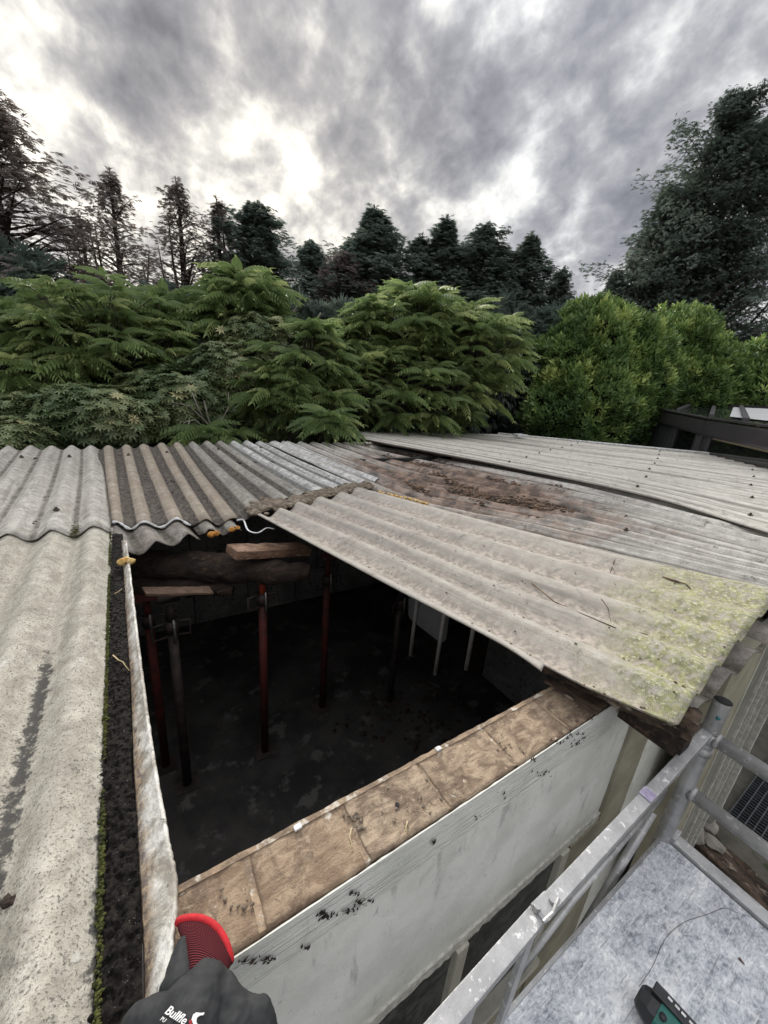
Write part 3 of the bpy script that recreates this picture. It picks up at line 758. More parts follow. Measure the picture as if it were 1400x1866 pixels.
# inner plaster edge strip
o = box('plaster_edge', (-.04, V1 - .008, -.25), (1.30, V1 + .004, .002), M['mortar'], wall); rough_len(o, .0022, 30, .02)
# painted faces: rough upper band, smooth lintel face
def slab(name, x0, x1, z0, z1, y0, y1, mat, amp, ml, sc=14):
    o = box(name, (x0, y0, z0), (x1, y1, z1), mat, wall); rough_len(o, amp, sc, ml)
    return o
slab('upper_render_band', -.6, 1.31, -.128, -.0015, V0 - .004, V0 - .0008, M['paint_band'], .0016, .016, 35)
slab('lintel_face', -.6, 1.50, -.69, -.1285, V0 + .001, V0 + .012, M['paint'], .0012, .03, 9)
slab('drip_edge', -.6, 1.50, -.715, -.672, V0 - .006, V0 + .0115, M['jamb_edge'], .004, .014, 60)
slab('painted_strip', 1.31, 1.50, -.1285, -.001, V0 - .003, V0 + .012, M['paint'], .001, .03)
slab('bare_strip', 1.502, 1.72, -2.1, -.001, V0 - .012, V0 + .02, M['tan'], .002, .03)
slab('bare_pier', 1.30, 1.4995, -2.1, -.716, V0 - .012, V0 + .011, M['tan'], .002, .03)
slab('painted_end', 1.7215, 2.6, -2.1, -.001, V0 - .004, V0 + .02, M['paint'], .0015, .03)
box('wall_core', (1.552, V0 + .03, GZ), (9.0, V1, -.002), M['inwall'], wall)
# windows with cream mullions below the lintel
win = box('window', (-.6, V0 + .006, -1.42), (1.30, V0 + .0115, -.716), M['glass'], wall)
for x in (.72, 1.265, .18, -.36):
    beam('window_frame', (x, V0 - .002, -.7155), (x, V0 - .002, -1.42), .05, .028, M['cream'], wall, up=(0, 1, 0), bev=.004)
beam('window_frame', (-.6, V0 - .004, -1.44), (1.30, V0 - .004, -1.44), .07, .045, M['cream'], wall)
slab('lower_render', -.6, 1.30, -2.1, -1.465, V0 - .004, V0 + .012, M['tan'], .002, .05)
# white clips on the inner edge
for (x, y), lab in (((543, 1508), 'white plastic clip on the inner wall edge, nearer to the camera'), ((799, 1365), 'white plastic clip on the inner wall edge, farther along the bricks')):
    p = at(x, y, .004); bm = bmesh.new()
    add_box(bm, p, (.017, .010, .006), bev=.001); add_box(bm, p + Vector((0, .006, -.006)), (.013, .003, .014))
    o = obj('clip', bm, M['panel_leg'] if False else M['sealant']); tag(o, lab, 'clip', 'white clips on the wall edge')
# neighbouring part of the wall with door surround, standing a little forward
sur = empty('door_surround', (2.3, .3, -1), 'tan and grey ribbed door surround with chipped white edges beyond the scaffold tube', 'door surround')
VF = .30
def col_(name, x0, x1, y, mat, z0=GZ, z1=.02, amp=.0015):
    o = box(name, (x0, y, z0), (x1, y + .06, z1), mat, sur)
    if amp > .002: rough_len(o, .0022, 30, .03)
    return o
col_('bare_pier', 1.95, 2.36, VF, M['tan'])
col_('pier_edge', 2.362, 2.385, VF - .004, M['cream'])
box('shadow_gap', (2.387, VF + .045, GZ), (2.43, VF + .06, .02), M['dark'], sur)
xx = 2.43
for w_, y_, mt_ in ((.15, .0, 'jamb'), (.022, -.012, 'jamb_edge'), (.19, .006, 'jamb'), (.022, -.010, 'jamb_edge'), (.20, .012, 'jamb'), (.022, -.006, 'jamb_edge'), (.34, .018, 'jamb'), (.05, -.012, 'jamb_edge')):
    o = col_('frame_rib' if mt_ == 'jamb' else 'rib_edge', xx, xx + w_, VF + y_, M[mt_], amp=.001 if mt_ == 'jamb' else .0025); xx += w_ + .001
XO = xx
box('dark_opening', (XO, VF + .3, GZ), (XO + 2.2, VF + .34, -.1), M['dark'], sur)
box('opening_head', (XO, VF, -.25), (XO + 2.2, VF + .06, .02), M['jamb'], sur)

# rotten timber end under the eave, on the wall
tb = at(1262, 1331, -.005)
a = Vector((1.352, .232, .050)); b = Vector((1.215, .66, .046))
rt = empty('rotten_beam', (1.27, .5, .05), 'crumbling dark timber beam end under the corner of the clean sheet, lying on the wall', 'timber')
o = beam('beam_core', a, b, .06, .085, M['timber_rot'], rt, bev=.008); rough_len(o, .013, 22, .012)
o = beam('split_layer', a + Vector((-.040, .02, -.014)), b + Vector((-.042, 0, -.012)), .03, .03, M['timber_rot'], rt); rough_len(o, .008, 30, .014)
o = beam('split_layer', a + Vector((-.036, .10, .02)), b + Vector((-.038, 0, .02)), .02, .018, M['timber_rot'], rt); rough_len(o, .008, 40, .014)
o = beam('flat_lath', (1.19, .43, .006), (1.16, .61, .006), .04, .006, M['timber_rot'], rt); rough_len(o, .003, 30, .014)
box('lath_end', (1.31, .235, -.06), (1.375, .42, .006), M['timber_dark'], rt)

# ---------------------------------------------------------------- inside of the garage
FZ = -1.95
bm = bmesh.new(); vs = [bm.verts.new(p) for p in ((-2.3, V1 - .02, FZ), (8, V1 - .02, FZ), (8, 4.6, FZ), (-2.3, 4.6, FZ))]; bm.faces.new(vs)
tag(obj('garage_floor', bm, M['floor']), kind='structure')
inn = empty('inner_wall', (1, 4.5, -1), 'dim grey block walls inside the garage, seen through the hole in the roof', 'wall')
# back wall in large blocks that can just be told apart
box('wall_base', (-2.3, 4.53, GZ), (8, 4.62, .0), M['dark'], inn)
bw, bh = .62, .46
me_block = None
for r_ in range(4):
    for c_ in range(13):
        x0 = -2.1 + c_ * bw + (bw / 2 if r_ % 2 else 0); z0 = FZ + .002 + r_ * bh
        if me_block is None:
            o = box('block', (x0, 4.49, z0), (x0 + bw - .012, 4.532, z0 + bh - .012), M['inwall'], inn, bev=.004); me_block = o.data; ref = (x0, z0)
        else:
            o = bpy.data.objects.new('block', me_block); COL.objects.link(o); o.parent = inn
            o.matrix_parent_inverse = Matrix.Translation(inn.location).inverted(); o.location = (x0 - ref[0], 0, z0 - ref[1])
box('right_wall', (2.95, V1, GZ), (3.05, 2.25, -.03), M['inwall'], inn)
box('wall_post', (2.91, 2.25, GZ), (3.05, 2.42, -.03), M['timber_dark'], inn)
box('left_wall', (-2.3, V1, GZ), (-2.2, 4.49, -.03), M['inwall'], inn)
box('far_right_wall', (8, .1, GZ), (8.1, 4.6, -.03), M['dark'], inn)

log = empty('rotten_log_beam', (1, 2.3, -.15), 'thick dark rotten log beam under the back edge of the hole', 'timber')
pts = [at(x, y, -.30) for x, y in [(120, 1022), (235, 1026), (330, 1030), (420, 1036), (500, 1042), (566, 1044)]]
o = tube('log', pts, [.10, .098, .09, .092, .085, .055], M['timber_dark'], log, seg=18); rough_len(o, .022, 8, .03)
pts = [p + Vector((0, -.05, -.14)) for p in pts[:4]]
o = tube('log', pts, [.075, .08, .07, .03], M['timber_dark'], log, seg=16); rough_len(o, .018, 11, .03)
# boards on top of the props
def board(name, p0, p1, w, h, mat, label):
    o = beam(name, p0, p1, w, h, mat, None, bev=.003); rough_len(o, .006, 14, .025); tag(o, label, 'board'); return o
board('timber_block', onv(422, 1006, 2.36), onv(556, 1000, 2.50), .15, .055, M['timber_new'], 'split brown timber block on top of the orange red prop beneath the sheet corner')
p0 = onv(262, 1078, 2.35); board('thin_board', p0, onv(384, 1076, 2.42), .10, .014, M['timber_mid'], 'thin flat board on the leftmost props under the log')

def prop(px_, py_, topy, mat_lo, mat_up, label, splity, rad=.03, foot=True):
    p = at(px_, py_, FZ); topz = onv(px_, topy, p.y).z; split = onv(px_, splity, p.y).z; e = empty('steel_prop', p, label, 'prop', 'steel props holding the roof')
    x, y = p.x, p.y
    tube('outer_tube', [(x, y, FZ + .008), (x, y, split)], rad, mat_lo, e, 14)
    tube('inner_tube', [(x, y, split), (x, y, topz - .008)], rad * .8, mat_up, e, 14)
    tube('collar', [(x, y, split - .06), (x, y, split + .02)], rad * 1.35, M['steel_dark'], e, 14)
    bm = bmesh.new(); add_tube(bm, [(x - .03, y - .03, split + .03), (x - .11, y - .05, split + .03), (x - .11, y - .05, split - .07), (x - .03, y - .03, split - .07)], .007, 8)
    obj('handle', bm, M['steel_dark'], e, True)
    bm = bmesh.new(); add_tube(bm, [(x + .03, y - .03, split + .03), (x + .10, y - .04, split + .03), (x + .10, y - .04, split - .07), (x + .03, y - .03, split - .07)], .007, 8)
    obj('handle', bm, M['steel_dark'], e, True)
    tube('pin', [(x + .01, y - .045, split + .05), (x + .012, y - .05, split - .12)], .008, M['steel_pin'], e, 8)
    box('base_plate', (x - .075, y - .075, FZ + .001), (x + .075, y + .075, FZ + .009), M['steel_dark'], e)
    box('top_plate', (x - .06, y - .06, topz - .008), (x + .06, y + .06, topz), mat_up, e)
M['red_dim'] = simple('dimmed_red_paint', (.10, .018, .014), (.05, .014, .012), 12, .7, bstr=.3)  # darker red carries the shade of the room in its colour
prop(483, 1368, 1020, M['red_dim'], M['steel_orange'], 'steel prop with orange red upper tube below the split timber block', 1085)
prop(587, 1288, 1015, M['red_dim'], M['red_dim'], 'dark red steel prop just right of the orange red one', 1055)
prop(710, 1278, 1060, M['steel_dark'], M['steel_dark'], 'dark brown steel prop standing left of the white legged panel', 1100)
prop(342, 1428, 1085, M['steel_dark'], M['steel_dark'], 'grey steel prop with a clear base plate left of the orange red one', 1130)
prop(303, 1395, 1080, M['red_dim'], M['red_dim'], 'dark red steel prop leftmost under the thin flat board', 1120, rad=.028)

# tipped white board on tube legs
pn = empty('folding_table', at(800, 1222, FZ), 'white panel with round corners on white tube legs inside the garage', 'table')
def onvz(px_, py_, v): return onv(px_, py_, v)
A0 = at(797, 1224, -1.35)
vt = [(744, 1070), (744, 1122), (750, 1131), (803, 1171), (809, 1168), (816, 1126), (816, 1085)]
# plane through the panel: runs in x and a little in y
pA = at(744, 1122, -.98); pB = at(812, 1171, -.98)
dd = (pB - pA); dd.z = 0; nrm = Vector((dd.y, -dd.x, 0)).normalized()
def onplane(x, y):
    d = Vector(ray(x, y)); o_ = Vector((0, 0, H)); t = (pA - o_).dot(nrm) / d.dot(nrm); return o_ + d * t
bm = bmesh.new(); ff = [bm.verts.new(onplane(x, y)) for x, y in [(744, 1030), (744, 1119), (746, 1126), (752, 1132), (801, 1170), (806, 1171), (810, 1167), (815, 1126), (818, 1060)]]
f = bm.faces.new(ff); r = bmesh.ops.extrude_face_region(bm, geom=[f]); bmesh.ops.translate(bm, vec=nrm * -.025, verts=[v for v in r['geom'] if isinstance(v, bmesh.types.BMVert)])
obj('table_top', bm, M['panel'], pn)
for x, y in ((758, 1136), (805, 1168), (864, 1140)):
    p = onplane(x, y) if x < 840 else onplane(x, y)
    p = p - nrm * -.02 if x < 840 else p
    ln = .33 if x < 860 else .40
    tube('leg', [(p.x, p.y, p.z - ln * (.95 if x == 756 else 1)), (p.x, p.y, p.z + .35)], .017, M['panel_leg'], pn, 10)
# wire loop on the floor
p = at(889, 1297, FZ + .01); pts = [p + Vector((.10 * math.cos(a_), .10 * math.sin(a_), 0)) for a_ in np.linspace(.6, 5.9, 20)]
tag(tube('wire_loop', pts, .006, M['dark'], None, 6), 'bent black wire loop lying on the garage floor by the right wall', 'wire')
pts = [tuple(at(x, y, FZ)) for x, y in [(760 + rnd.gauss(0, 70), 1290 + rnd.gauss(0, 40)) for _ in range(160)]]
pts = [(x, y, z) for x, y, z in pts if .7 < y < 4.3]
lumps('floor_rubble', pts, .022, M['timber_dark'], 'scattered rotten crumbs and rubble on the garage floor', 'rubble', squash=.4)

# ---------------------------------------------------------------- scaffold tower
sc = empty('scaffold_tower', (1.57, .2, -1.2), 'paint splashed aluminium scaffold tower with rungs beside the painted wall', 'scaffold')
UX, VX = 1.57, .235
tube('post', [(UX, VX, GZ), (UX, VX, .055)], .0255, M['alu'], sc, 20, cap=False)
tube('post_hollow_shade', [(UX, VX, -.06), (UX, VX, .054)], .023, M['dark'], sc, 16)  # black plug painted as the shade inside the open tube end
tube('post', [(UX, -.55, GZ), (UX, -.55, .055)], .0255, M['alu'], sc, 20)
for z in (-.095, -.345, -.66, -.98, -1.3, -1.6):
    tube('rung', [(UX, VX, z), (UX, -.55, z)], .0235, M['alu'], sc, 18)
for z in (-.095, -.345):
    tube('weld_collar', [(UX, VX - .020, z), (UX, VX - .034, z)], [.029, .025], M['alu'], sc, 18)
tube('coupler', [(UX, VX, -.075), (UX, VX, -.115)], .031, M['alu'], sc, 18)
tube('coupler', [(UX, VX, -.14), (UX, VX, -.17)], .029, M['alu'], sc, 18)
# flat guard rail along the wall, hinged in the middle
h0 = Vector((1.45, VX - .003, -.055)); h1 = Vector((.62, .212, -.055)); h2 = Vector((.10, .190, -.055))
bm = bmesh.new(); add_beam(bm, h0 + Vector((.06, 0, 0)), h1 + Vector((.02, 0, 0)), .031, .024, bev=.002)
obj('guard_rail', bm, M['alu'], sc)
bm = bmesh.new(); add_beam(bm, h1 - Vector((.02, 0, 0)), h2, .033, .024, bev=.002)
obj('guard_rail', bm, M['alu'], sc)
p = h1 + Vector((0, 0, .014))
bm = bmesh.new()
add_box(bm, p, (.046, .033, .007), bev=.003); add_tube(bm, [p + Vector((-.02, .005, 0)), p + Vector((-.02, .005, .016))], .008, 10); add_tube(bm, [p + Vector((.02, -.004, 0)), p + Vector((.02, -.004, .013))], .008, 10)
add_tube(bm, [p + Vector((-.03, -.018, .012)), p + Vector((-.005, -.02, .018)), p + Vector((.03, -.01, .012))], .004, 8)
obj('hinge_catch', bm, M['alu'], sc, False)
sq = h1.lerp(h0, .56) + Vector((0, 0, .0135)); box('purple_sticker', sq - Vector((.018, .0158, 0)), sq + Vector((.018, .0158, .0012)), simple('purple_tape', (.26, .22, .34), (.36, .33, .42), 60, .5), sc)
tube('brace', [onv(1190, 1480, .268), onv(1010, 1780, .268)], .014, M['alu'], sc, 12)
tube('brace', [onv(1215, 1440, .275), onv(1045, 1640, .275), onv(925, 1800, .275)], .009, M['alu'], sc, 12)
for x in (.60, .42, .19):
    y_ = .19 + (x - .1) * .045
    bm = bmesh.new(); add_beam(bm, (x, y_, -.067), (x - .015, y_, -.62), .024, .012, up=(0, 1, 0), bev=.002); obj('hanging_strut', bm, M['alu'], sc)
# platform
PZ = -.60
pl = box('platform_board', (-.9, -.50, PZ - .014), (UX - .008, .232, PZ), M['board'], sc)
box('platform_edge', (-.9, .2325, PZ - .045), (UX - .008, .243, PZ + .003), M['alu'], sc)
bm = bmesh.new(); add_beam(bm, (UX + .022, .26, PZ - .01), (UX + .022, -.55, PZ - .01), .05, .05, bev=.005); obj('platform_beam', bm, M['alu'], sc)
bm = bmesh.new(); add_box(bm, (UX + .022, .215, PZ + .022), (.058, .03, .02), bev=.003); obj('platform_hook', bm, M['alu'], sc)
# teal tape on the post
tag(tube('tape_scrap', [at(1310, 1300, .0) + Vector((0, 0, 0)), at(1316, 1304, .0), at(1308, 1310, .0)], .006, simple('teal_tape', (.02, .16, .17), (.03, .22, .22), 50, .5), None, 6), 'small teal scrap of tape on the scaffold post', 'tape')

# cordless tool on the platform
tl = empty('cordless_drill', at(1200, 1850, PZ), 'black and teal cordless drill lying on the paint splashed platform', 'drill')
M['black_rub'] = simple('black_rubber', (.018, .018, .02), (.03, .03, .034), 30, .45, bstr=.2)
M['teal'] = simple('teal_plastic', (.012, .10, .085), (.02, .13, .11), 20, .4, bstr=.1)
ta = at(1166, 1812, PZ + .05); tb_ = ta + (at(1262, 1925, PZ + .05) - ta)
dr = (tb_ - ta).normalized(); sd = -dr.cross(Vector((0, 0, 1))).normalized()
def loft(name, secs, mat, parent, seg=20, pw=2.6, smooth=True):
    bm = bmesh.new(); rings = []
    for (t_, w_, h_, dz_) in secs:
        c_ = ta + dr * t_ + Vector((0, 0, dz_)); rg = []
        for j in range(seg):
            a_ = 2 * math.pi * j / seg; ca, sa = math.cos(a_), math.sin(a_)
            rg.append(bm.verts.new(c_ + sd * math.copysign(abs(ca) ** (2 / pw), ca) * w_ + Vector((0, 0, 1)) * math.copysign(abs(sa) ** (2 / pw), sa) * h_))
        rings.append(rg)
    for a_, b_ in zip(rings, rings[1:]):
        for j in range(seg): bm.faces.new((a_[j], a_[(j + 1) % seg], b_[(j + 1) % seg], b_[j]))
    bm.faces.new(rings[0][::-1]); bm.faces.new(rings[-1]); return obj(name, bm, mat, parent, smooth)
loft('nose', [(-.004, .022, .020, 0), (.002, .030, .029, 0), (.022, .040, .038, 0), (.040, .044, .042, 0)], M['black_rub'], tl, seg=8, pw=2.0, smooth=False)
loft('housing', [(.0405, .043, .041, 0), (.07, .046, .043, 0), (.17, .047, .044, 0), (.21, .040, .038, 0)], M['teal'], tl, seg=10, pw=2.4, smooth=False)
for (o1, o2, w_) in ((.012, .030, .020),):
    c1 = ta + dr * .015 - sd * -.022 + Vector((0, 0, .040)); c2 = ta + dr * .21 - sd * -.026 + Vector((0, 0, .044))
    beam('side_ridge', c1, c2, .030, .014, M['black_rub'], tl, bev=.003)
    c1 = ta + dr * .06 + sd * -.030 + Vector((0, 0, .026)); c2 = ta + dr * .10 + sd * -.004 + Vector((0, 0, .046))
    beam('grip_band', c1, c2, .016, .012, M['black_rub'], tl, bev=.003)
for t_ in (.05, .066, .08, .097, .108, .125, .14):
    c_ = ta + dr * t_ + sd * .026 + Vector((0, 0, .0505)); bm = bmesh.new(); add_beam(bm, c_ - dr * .005, c_ + dr * .005, .006, .0012); obj('print_mark', bm, M['sealant'], tl)
c_ = ta + dr * .052 - sd * .018
bm = bmesh.new(); add_tube(bm, [c_ + Vector((0, 0, .030)), c_ + Vector((0, 0, .0435))], .008, 12); obj('screw_boss', bm, M['black_rub'], tl, True)
hb = ta + dr * .17
bm = bmesh.new(); add_beam(bm, hb - sd * .03, hb - sd * .16 + dr * .04, .05, .045, bev=.012); obj('handle', bm, M['black_rub'], tl, True)
bm = bmesh.new(); add_beam(bm, hb - sd * .16 + dr * .04, hb - sd * .22 + dr * .05, .11, .07, bev=.01); obj('battery', bm, M['black_rub'], tl)

# debris beyond the platform
dz_ = at(1262, 1520, GZ + .08)
rb = empty('rotten_sleeper', at(1340, 1600, GZ), 'split rotten timber step on the ground beyond the scaffold platform', 'timber')
p0 = at(1262, 1528, GZ + .09); p1 = at(1420, 1690, GZ + .09)
o = beam('split_beam', p0, p1, .13, .13, M['timber_rot'], rb, bev=.01); rough_len(o, .02, 9, .03)
o = beam('split_beam', p0 + Vector((.14, .02, -.02)), p1 + Vector((.14, 0, -.02)), .07, .10, M['timber_rot'], rb, bev=.01); rough_len(o, .02, 11, .03)
M['stone'] = simple('broken_render', (.30, .28, .25), (.18, .165, .145), 12, .9, bstr=.6)
for i, (x, y, lab) in enumerate(((1266, 1516, 'grey broken piece of masonry nearest the platform corner'), (1298, 1536, 'pale broken piece of masonry on the rotten timber step'), (1292, 1506, 'flat broken slab leaning by the door frame ribs'))):
    bm = bmesh.new(); p = at(x, y, GZ + .18); bmesh.ops.create_icosphere(bm, subdivisions=2, radius=.07 - .01 * i, matrix=Matrix.Translation(p) @ Matrix.Rotation(i + .4, 4, 'Z') @ Matrix.Diagonal((1.3, .8, .6, 1)))
    o = obj('masonry_piece', bm, M['stone']); rough(o, .035, 11); tag(o, lab, 'rubble', 'broken masonry by the step')
# door mat grid
gr = empty('floor_grate', (3.6, .1, GZ), 'black steel floor grate on the ground beyond the scaffold rungs', 'grate')
M['grate'] = simple('grate_steel', (.10, .105, .115), (.06, .065, .07), 20, .5, metal=.3)
g0 = at(1352, 1500, GZ + .02); gx, gy = 1.5, -.40
g0 = Vector((3.74, .27, GZ + .02))
box('grate_shade', (3.74, .27 + gy, GZ + .001), (3.74 + gx, .27, GZ + .004), M['dark'], gr)  # flat black plate painted as the shade under the bars
bars = None
for i in range(41):
    x = g0.x + gx * i / 40
    if bars is None: o = box('bar', (x - .003, g0.y + gy, GZ + .006), (x + .003, g0.y, GZ + .028), M['grate'], gr); bars = (o.data, x)
    else:
        o = bpy.data.objects.new('bar', bars[0]); COL.objects.link(o); o.parent = gr; o.matrix_parent_inverse = Matrix.Translation(gr.location).inverted(); o.location = (x - bars[1], 0, 0)
bars = None
for i in range(9):
    y = g0.y + gy * i / 8
    if bars is None: o = box('cross_bar', (g0.x, y - .004, GZ + .0285), (g0.x + gx, y + .004, GZ + .034), M['grate'], gr); bars = (o.data, y)
    else:
        o = bpy.data.objects.new('cross_bar', bars[0]); COL.objects.link(o); o.parent = gr; o.matrix_parent_inverse = Matrix.Translation(gr.location).inverted(); o.location = (0, y - bars[1], 0)

# ---------------------------------------------------------------- glove
def glove_rubber():
    mt, q = new_mat('dark_grey_glove'); g = geo(q)
    col = q.mix(q.mr(q.noise(g, 40, 4), .35, .65), (.022, .023, .025), (.033, .034, .036))
    w = q.n('ShaderNodeTexWave', {'Vector': q.n('ShaderNodeMapping', {'Vector': g, 'Rotation': (0, 0, R(-20))}).outputs[0], 'Scale': 330.0, 'Distortion': .4}).outputs[1]
    setp(q, Base_Color=col, Roughness=.75, Normal=bump(q, w, .22, .0010)); q.bs.inputs['Specular IOR Level'].default_value = .25; return mt
def knit_mat():
    mt, q = new_mat('maroon_knit'); uv = uvn(q)
    s = q.n('ShaderNodeSeparateXYZ', {0: uv})
    a_ = q.math('SINE', q.math('MULTIPLY', s.outputs[0], 2 * math.pi * 34)); b_ = q.math('SINE', q.math('MULTIPLY', s.outputs[1], 2 * math.pi * 38))
    hh = q.math('ADD', q.math('MULTIPLY', a_, .5), q.math('MULTIPLY', b_, .5))
    col = q.mix(q.mr(hh, -.2, .7), (.014, .006, .009), (.095, .012, .018))
    col = q.mix(q.mr(b_, .55, .95), col, (.20, .04, .045))
    setp(q, Base_Color=col, Roughness=.9, Normal=bump(q, hh, .6, .0009)); q.bs.inputs['Specular IOR Level'].default_value = .08; return mt
M['glove'] = glove_rubber(); M['knit'] = knit_mat()
M['hem'] = simple('red_hem', (.50, .014, .022), (.38, .010, .016), 80, .8, bstr=.6, bdist=.001, bscale=600)
gl = empty('work_glove', at(390, 1800, .02), 'dark grey work glove with maroon knit cuff and red hem lying on the wall end', 'glove')
UPV = Vector((0, 0, 1))
def gp(x, y, z): return at(x, y, z)
# cuff: rings from the body to the red hem
rings_spec = [  # left px, right px, height z, half thickness, outward bulge
    ((340, 1812), (398, 1822), .070, .020, .000),
    ((346, 1772), (402, 1794), .060, .019, .001),
    ((341, 1735), (412, 1772), .050, .017, .003),
    ((332, 1708), (418, 1760), .044, .015, .006),
    ((326, 1690), (421, 1756), .040, .012, .012),
    ((325, 1680), (420, 1750), .038, .010, .018)]
def cuff_ring(spec, seg=36, grow=0.0):
    (lx, ly), (rx, ry), z, h_, bl = spec
    P = gp(lx, ly, z); Q_ = gp(rx, ry, z); c_ = (P + Q_) / 2; ax = (Q_ - P); L_ = ax.length / 2; ax.normalize()
    out = UPV.cross(ax).normalized()
    if out.dot(gp(395, 1690, z) - gp(370, 1780, z)) < 0: out = -out
    r_ = []
    for j in range(seg):
        a_ = 2 * math.pi * j / seg
        ca = math.cos(a_); p = c_ + ax * ca * (L_ + grow) + UPV * math.sin(a_) * (h_ + grow) + out * (bl * (1 - ca * ca))
        r_.append(p)
    return r_
SEG = 40; RR = []
NS = 30
def ring_at(t):
    x = t * (len(rings_spec) - 1); i = min(int(x), len(rings_spec) - 2); f = x - i
    a_, b_ = rings_spec[i], rings_spec[i + 1]
    f = f
    return tuple([tuple(a_[0][k_] * (1 - f) + b_[0][k_] * f for k_ in (0, 1)), tuple(a_[1][k_] * (1 - f) + b_[1][k_] * f for k_ in (0, 1)), a_[2] * (1 - f) + b_[2] * f, a_[3] * (1 - f) + b_[3] * f, a_[4] * (1 - f) + b_[4] * f])
V = []; UVs = []
for i in range(NS + 1):
    rg = cuff_ring(ring_at(i / NS), SEG)
    for j, p in enumerate(rg): V.append(tuple(p)); UVs.append((abs(j / SEG * 2 - 1), i / NS))
F = [(i * SEG + j, i * SEG + (j + 1) % SEG, (i + 1) * SEG + (j + 1) % SEG, (i + 1) * SEG + j) for i in range(NS) for j in range(SEG)]
o = np_mesh('cuff', V, F, M['knit'], gl, smooth=True, uv=UVs)
md = o.modifiers.new('t', 'SOLIDIFY'); md.thickness = .002; md.offset = -1
rg = cuff_ring(rings_spec[-1], 48); rg2 = [p for p in rg] + [rg[0]]
bm = bmesh.new(); add_tube(bm, rg2, .0062, 10, cap=False); obj('hem', bm, M['hem'], gl, True)
def blobs(name, items, voxel, mat, parent):
    bm = bmesh.new()
    for (a_, b_, r0, r1) in items:
        L_ = (b_ - a_).length; n_ = max(2, int(L_ / (min(r0, r1) * .35)) + 1)
        for i in range(n_):
            f = i / (n_ - 1); bmesh.ops.create_icosphere(bm, subdivisions=2, radius=r0 * (1 - f) + r1 * f, matrix=Matrix.Translation(a_.lerp(b_, f)))
    o = obj(name, bm, mat, parent, True)
    md = o.modifiers.new('r', 'REMESH'); md.mode = 'VOXEL'; md.voxel_size = voxel; md.use_smooth_shade = True
    md2 = o.modifiers.new('s', 'SMOOTH'); md2.factor = .6; md2.iterations = 8
    tx = bpy.data.textures.new('creases', 'CLOUDS'); tx.noise_scale = .028; tx.noise_depth = 3
    md3 = o.modifiers.new('c', 'DISPLACE'); md3.texture = tx; md3.strength = .009; md3.mid_level = .5; md3.texture_coords = 'GLOBAL'
    return o
hand = blobs('hand_body', [
    (gp(372, 1808, .070), gp(350, 1880, .075), .034, .042),
    (gp(400, 1822, .060), gp(430, 1880, .055), .030, .036),
    (gp(340, 1850, .06), gp(330, 1930, .06), .042, .045),
    (gp(420, 1860, .05), gp(460, 1935, .03), .034, .034),
    (gp(440, 1862, .055), gp(474, 1846, .06), .026, .020),
    (gp(474, 1846, .06), gp(486, 1900, .05), .020, .022),
    (gp(300, 1872, .055), gp(256, 1868, .05), .036, .026),
    (gp(256, 1868, .05), gp(235, 1900, .03), .026, .022),
], .0028, M['glove'], gl)
thumb = blobs('thumb', [
    (gp(333, 1722, .045), gp(326, 1752, .05), .0115, .017),
    (gp(326, 1752, .05), gp(322, 1800, .055), .017, .024),
    (gp(322, 1800, .055), gp(320, 1840, .05), .024, .026)], .0026, M['glove'], gl)
# lettering laid onto the back of the glove
dg = bpy.context.evaluated_depsgraph_get(); 
bpy.context.view_layer.update(); dg = bpy.context.evaluated_depsgraph_get()
bv_v, bv_f = [], []
for o_ in (hand, thumb):
    ev = o_.evaluated_get(dg); hme = ev.to_mesh(); n0 = len(bv_v)
    bv_v += [ev.matrix_world @ v.co for v in hme.vertices]; bv_f += [tuple(i + n0 for i in p.vertices) for p in hme.polygons]
bvh = BVHTree.FromPolygons(bv_v, bv_f)
camp = Vector((0, 0, H))
cen = gp(336, 1852, .12)
nrm_t = (camp - cen).normalized()
def screen_dir(x, y, dx, dy, z): return (gp(x + dx, y + dy, z) - gp(x, y, z))
def lay_text(txt, x, y, size_px, rot, name='lettering', mat=None, shear=.25):
    cu = bpy.data.curves.new(name, 'FONT'); cu.body = txt; cu.size = 1.0; cu.shear = shear; cu.offset = .02
    to = bpy.data.objects.new(name, cu); COL.objects.link(to); bpy.context.view_layer.update()
    dg_ = bpy.context.evaluated_depsgraph_get(); me = bpy.data.meshes.new_from_object(to.evaluated_get(dg_))
    bpy.data.objects.remove(to); 
    bm = bmesh.new(); bm.from_mesh(me)
    bmesh.ops.triangulate(bm, faces=bm.faces)
    for _ in range(2): bmesh.ops.subdivide_edges(bm, edges=[e for e in bm.edges if e.calc_length() > .15], cuts=1)
    c_, s_ = math.cos(rot), math.sin(rot)
    for v in bm.verts:
        u_, w_ = v.co.x * size_px * .66, v.co.y * size_px
        sx_, sy_ = x + u_ * c_ + w_ * s_, y + u_ * s_ - w_ * c_
        d = Vector(ray(sx_, sy_)).normalized(); hit_ = bvh.ray_cast(camp, d)
        v.co = (hit_[0] - d * .0034) if hit_[0] is not None else camp + d * .9
    me2 = bpy.data.meshes.new(name); bm.to_mesh(me2); bm.free()
    return link(name, me2, mat or M['print'], gl)
M['print'] = simple('white_print', (.75, .75, .75), (.68, .68, .68), 30, .6, bstr=.05)
M['print_red'] = simple('red_print', (.35, .02, .03), (.30, .02, .02), 30, .6, bstr=.05)
lay_text('Bullfle', 299, 1846, 26, R(32))
lay_text('PU', 291, 1859, 12, R(30))
def lay_poly(pts2, mat, name='emblem'):
    bm = bmesh.new(); vs = []
    for (x, y) in pts2:
        d = Vector(ray(x, y)).normalized(); h_ = bvh.ray_cast(camp, d); vs.append(bm.verts.new(h_[0] - d * .0012 if h_[0] is not None else camp + d * .9))
    bm.faces.new(vs); bmesh.ops.triangulate(bm, faces=bm.faces)
    o = obj(name, bm, mat, gl)
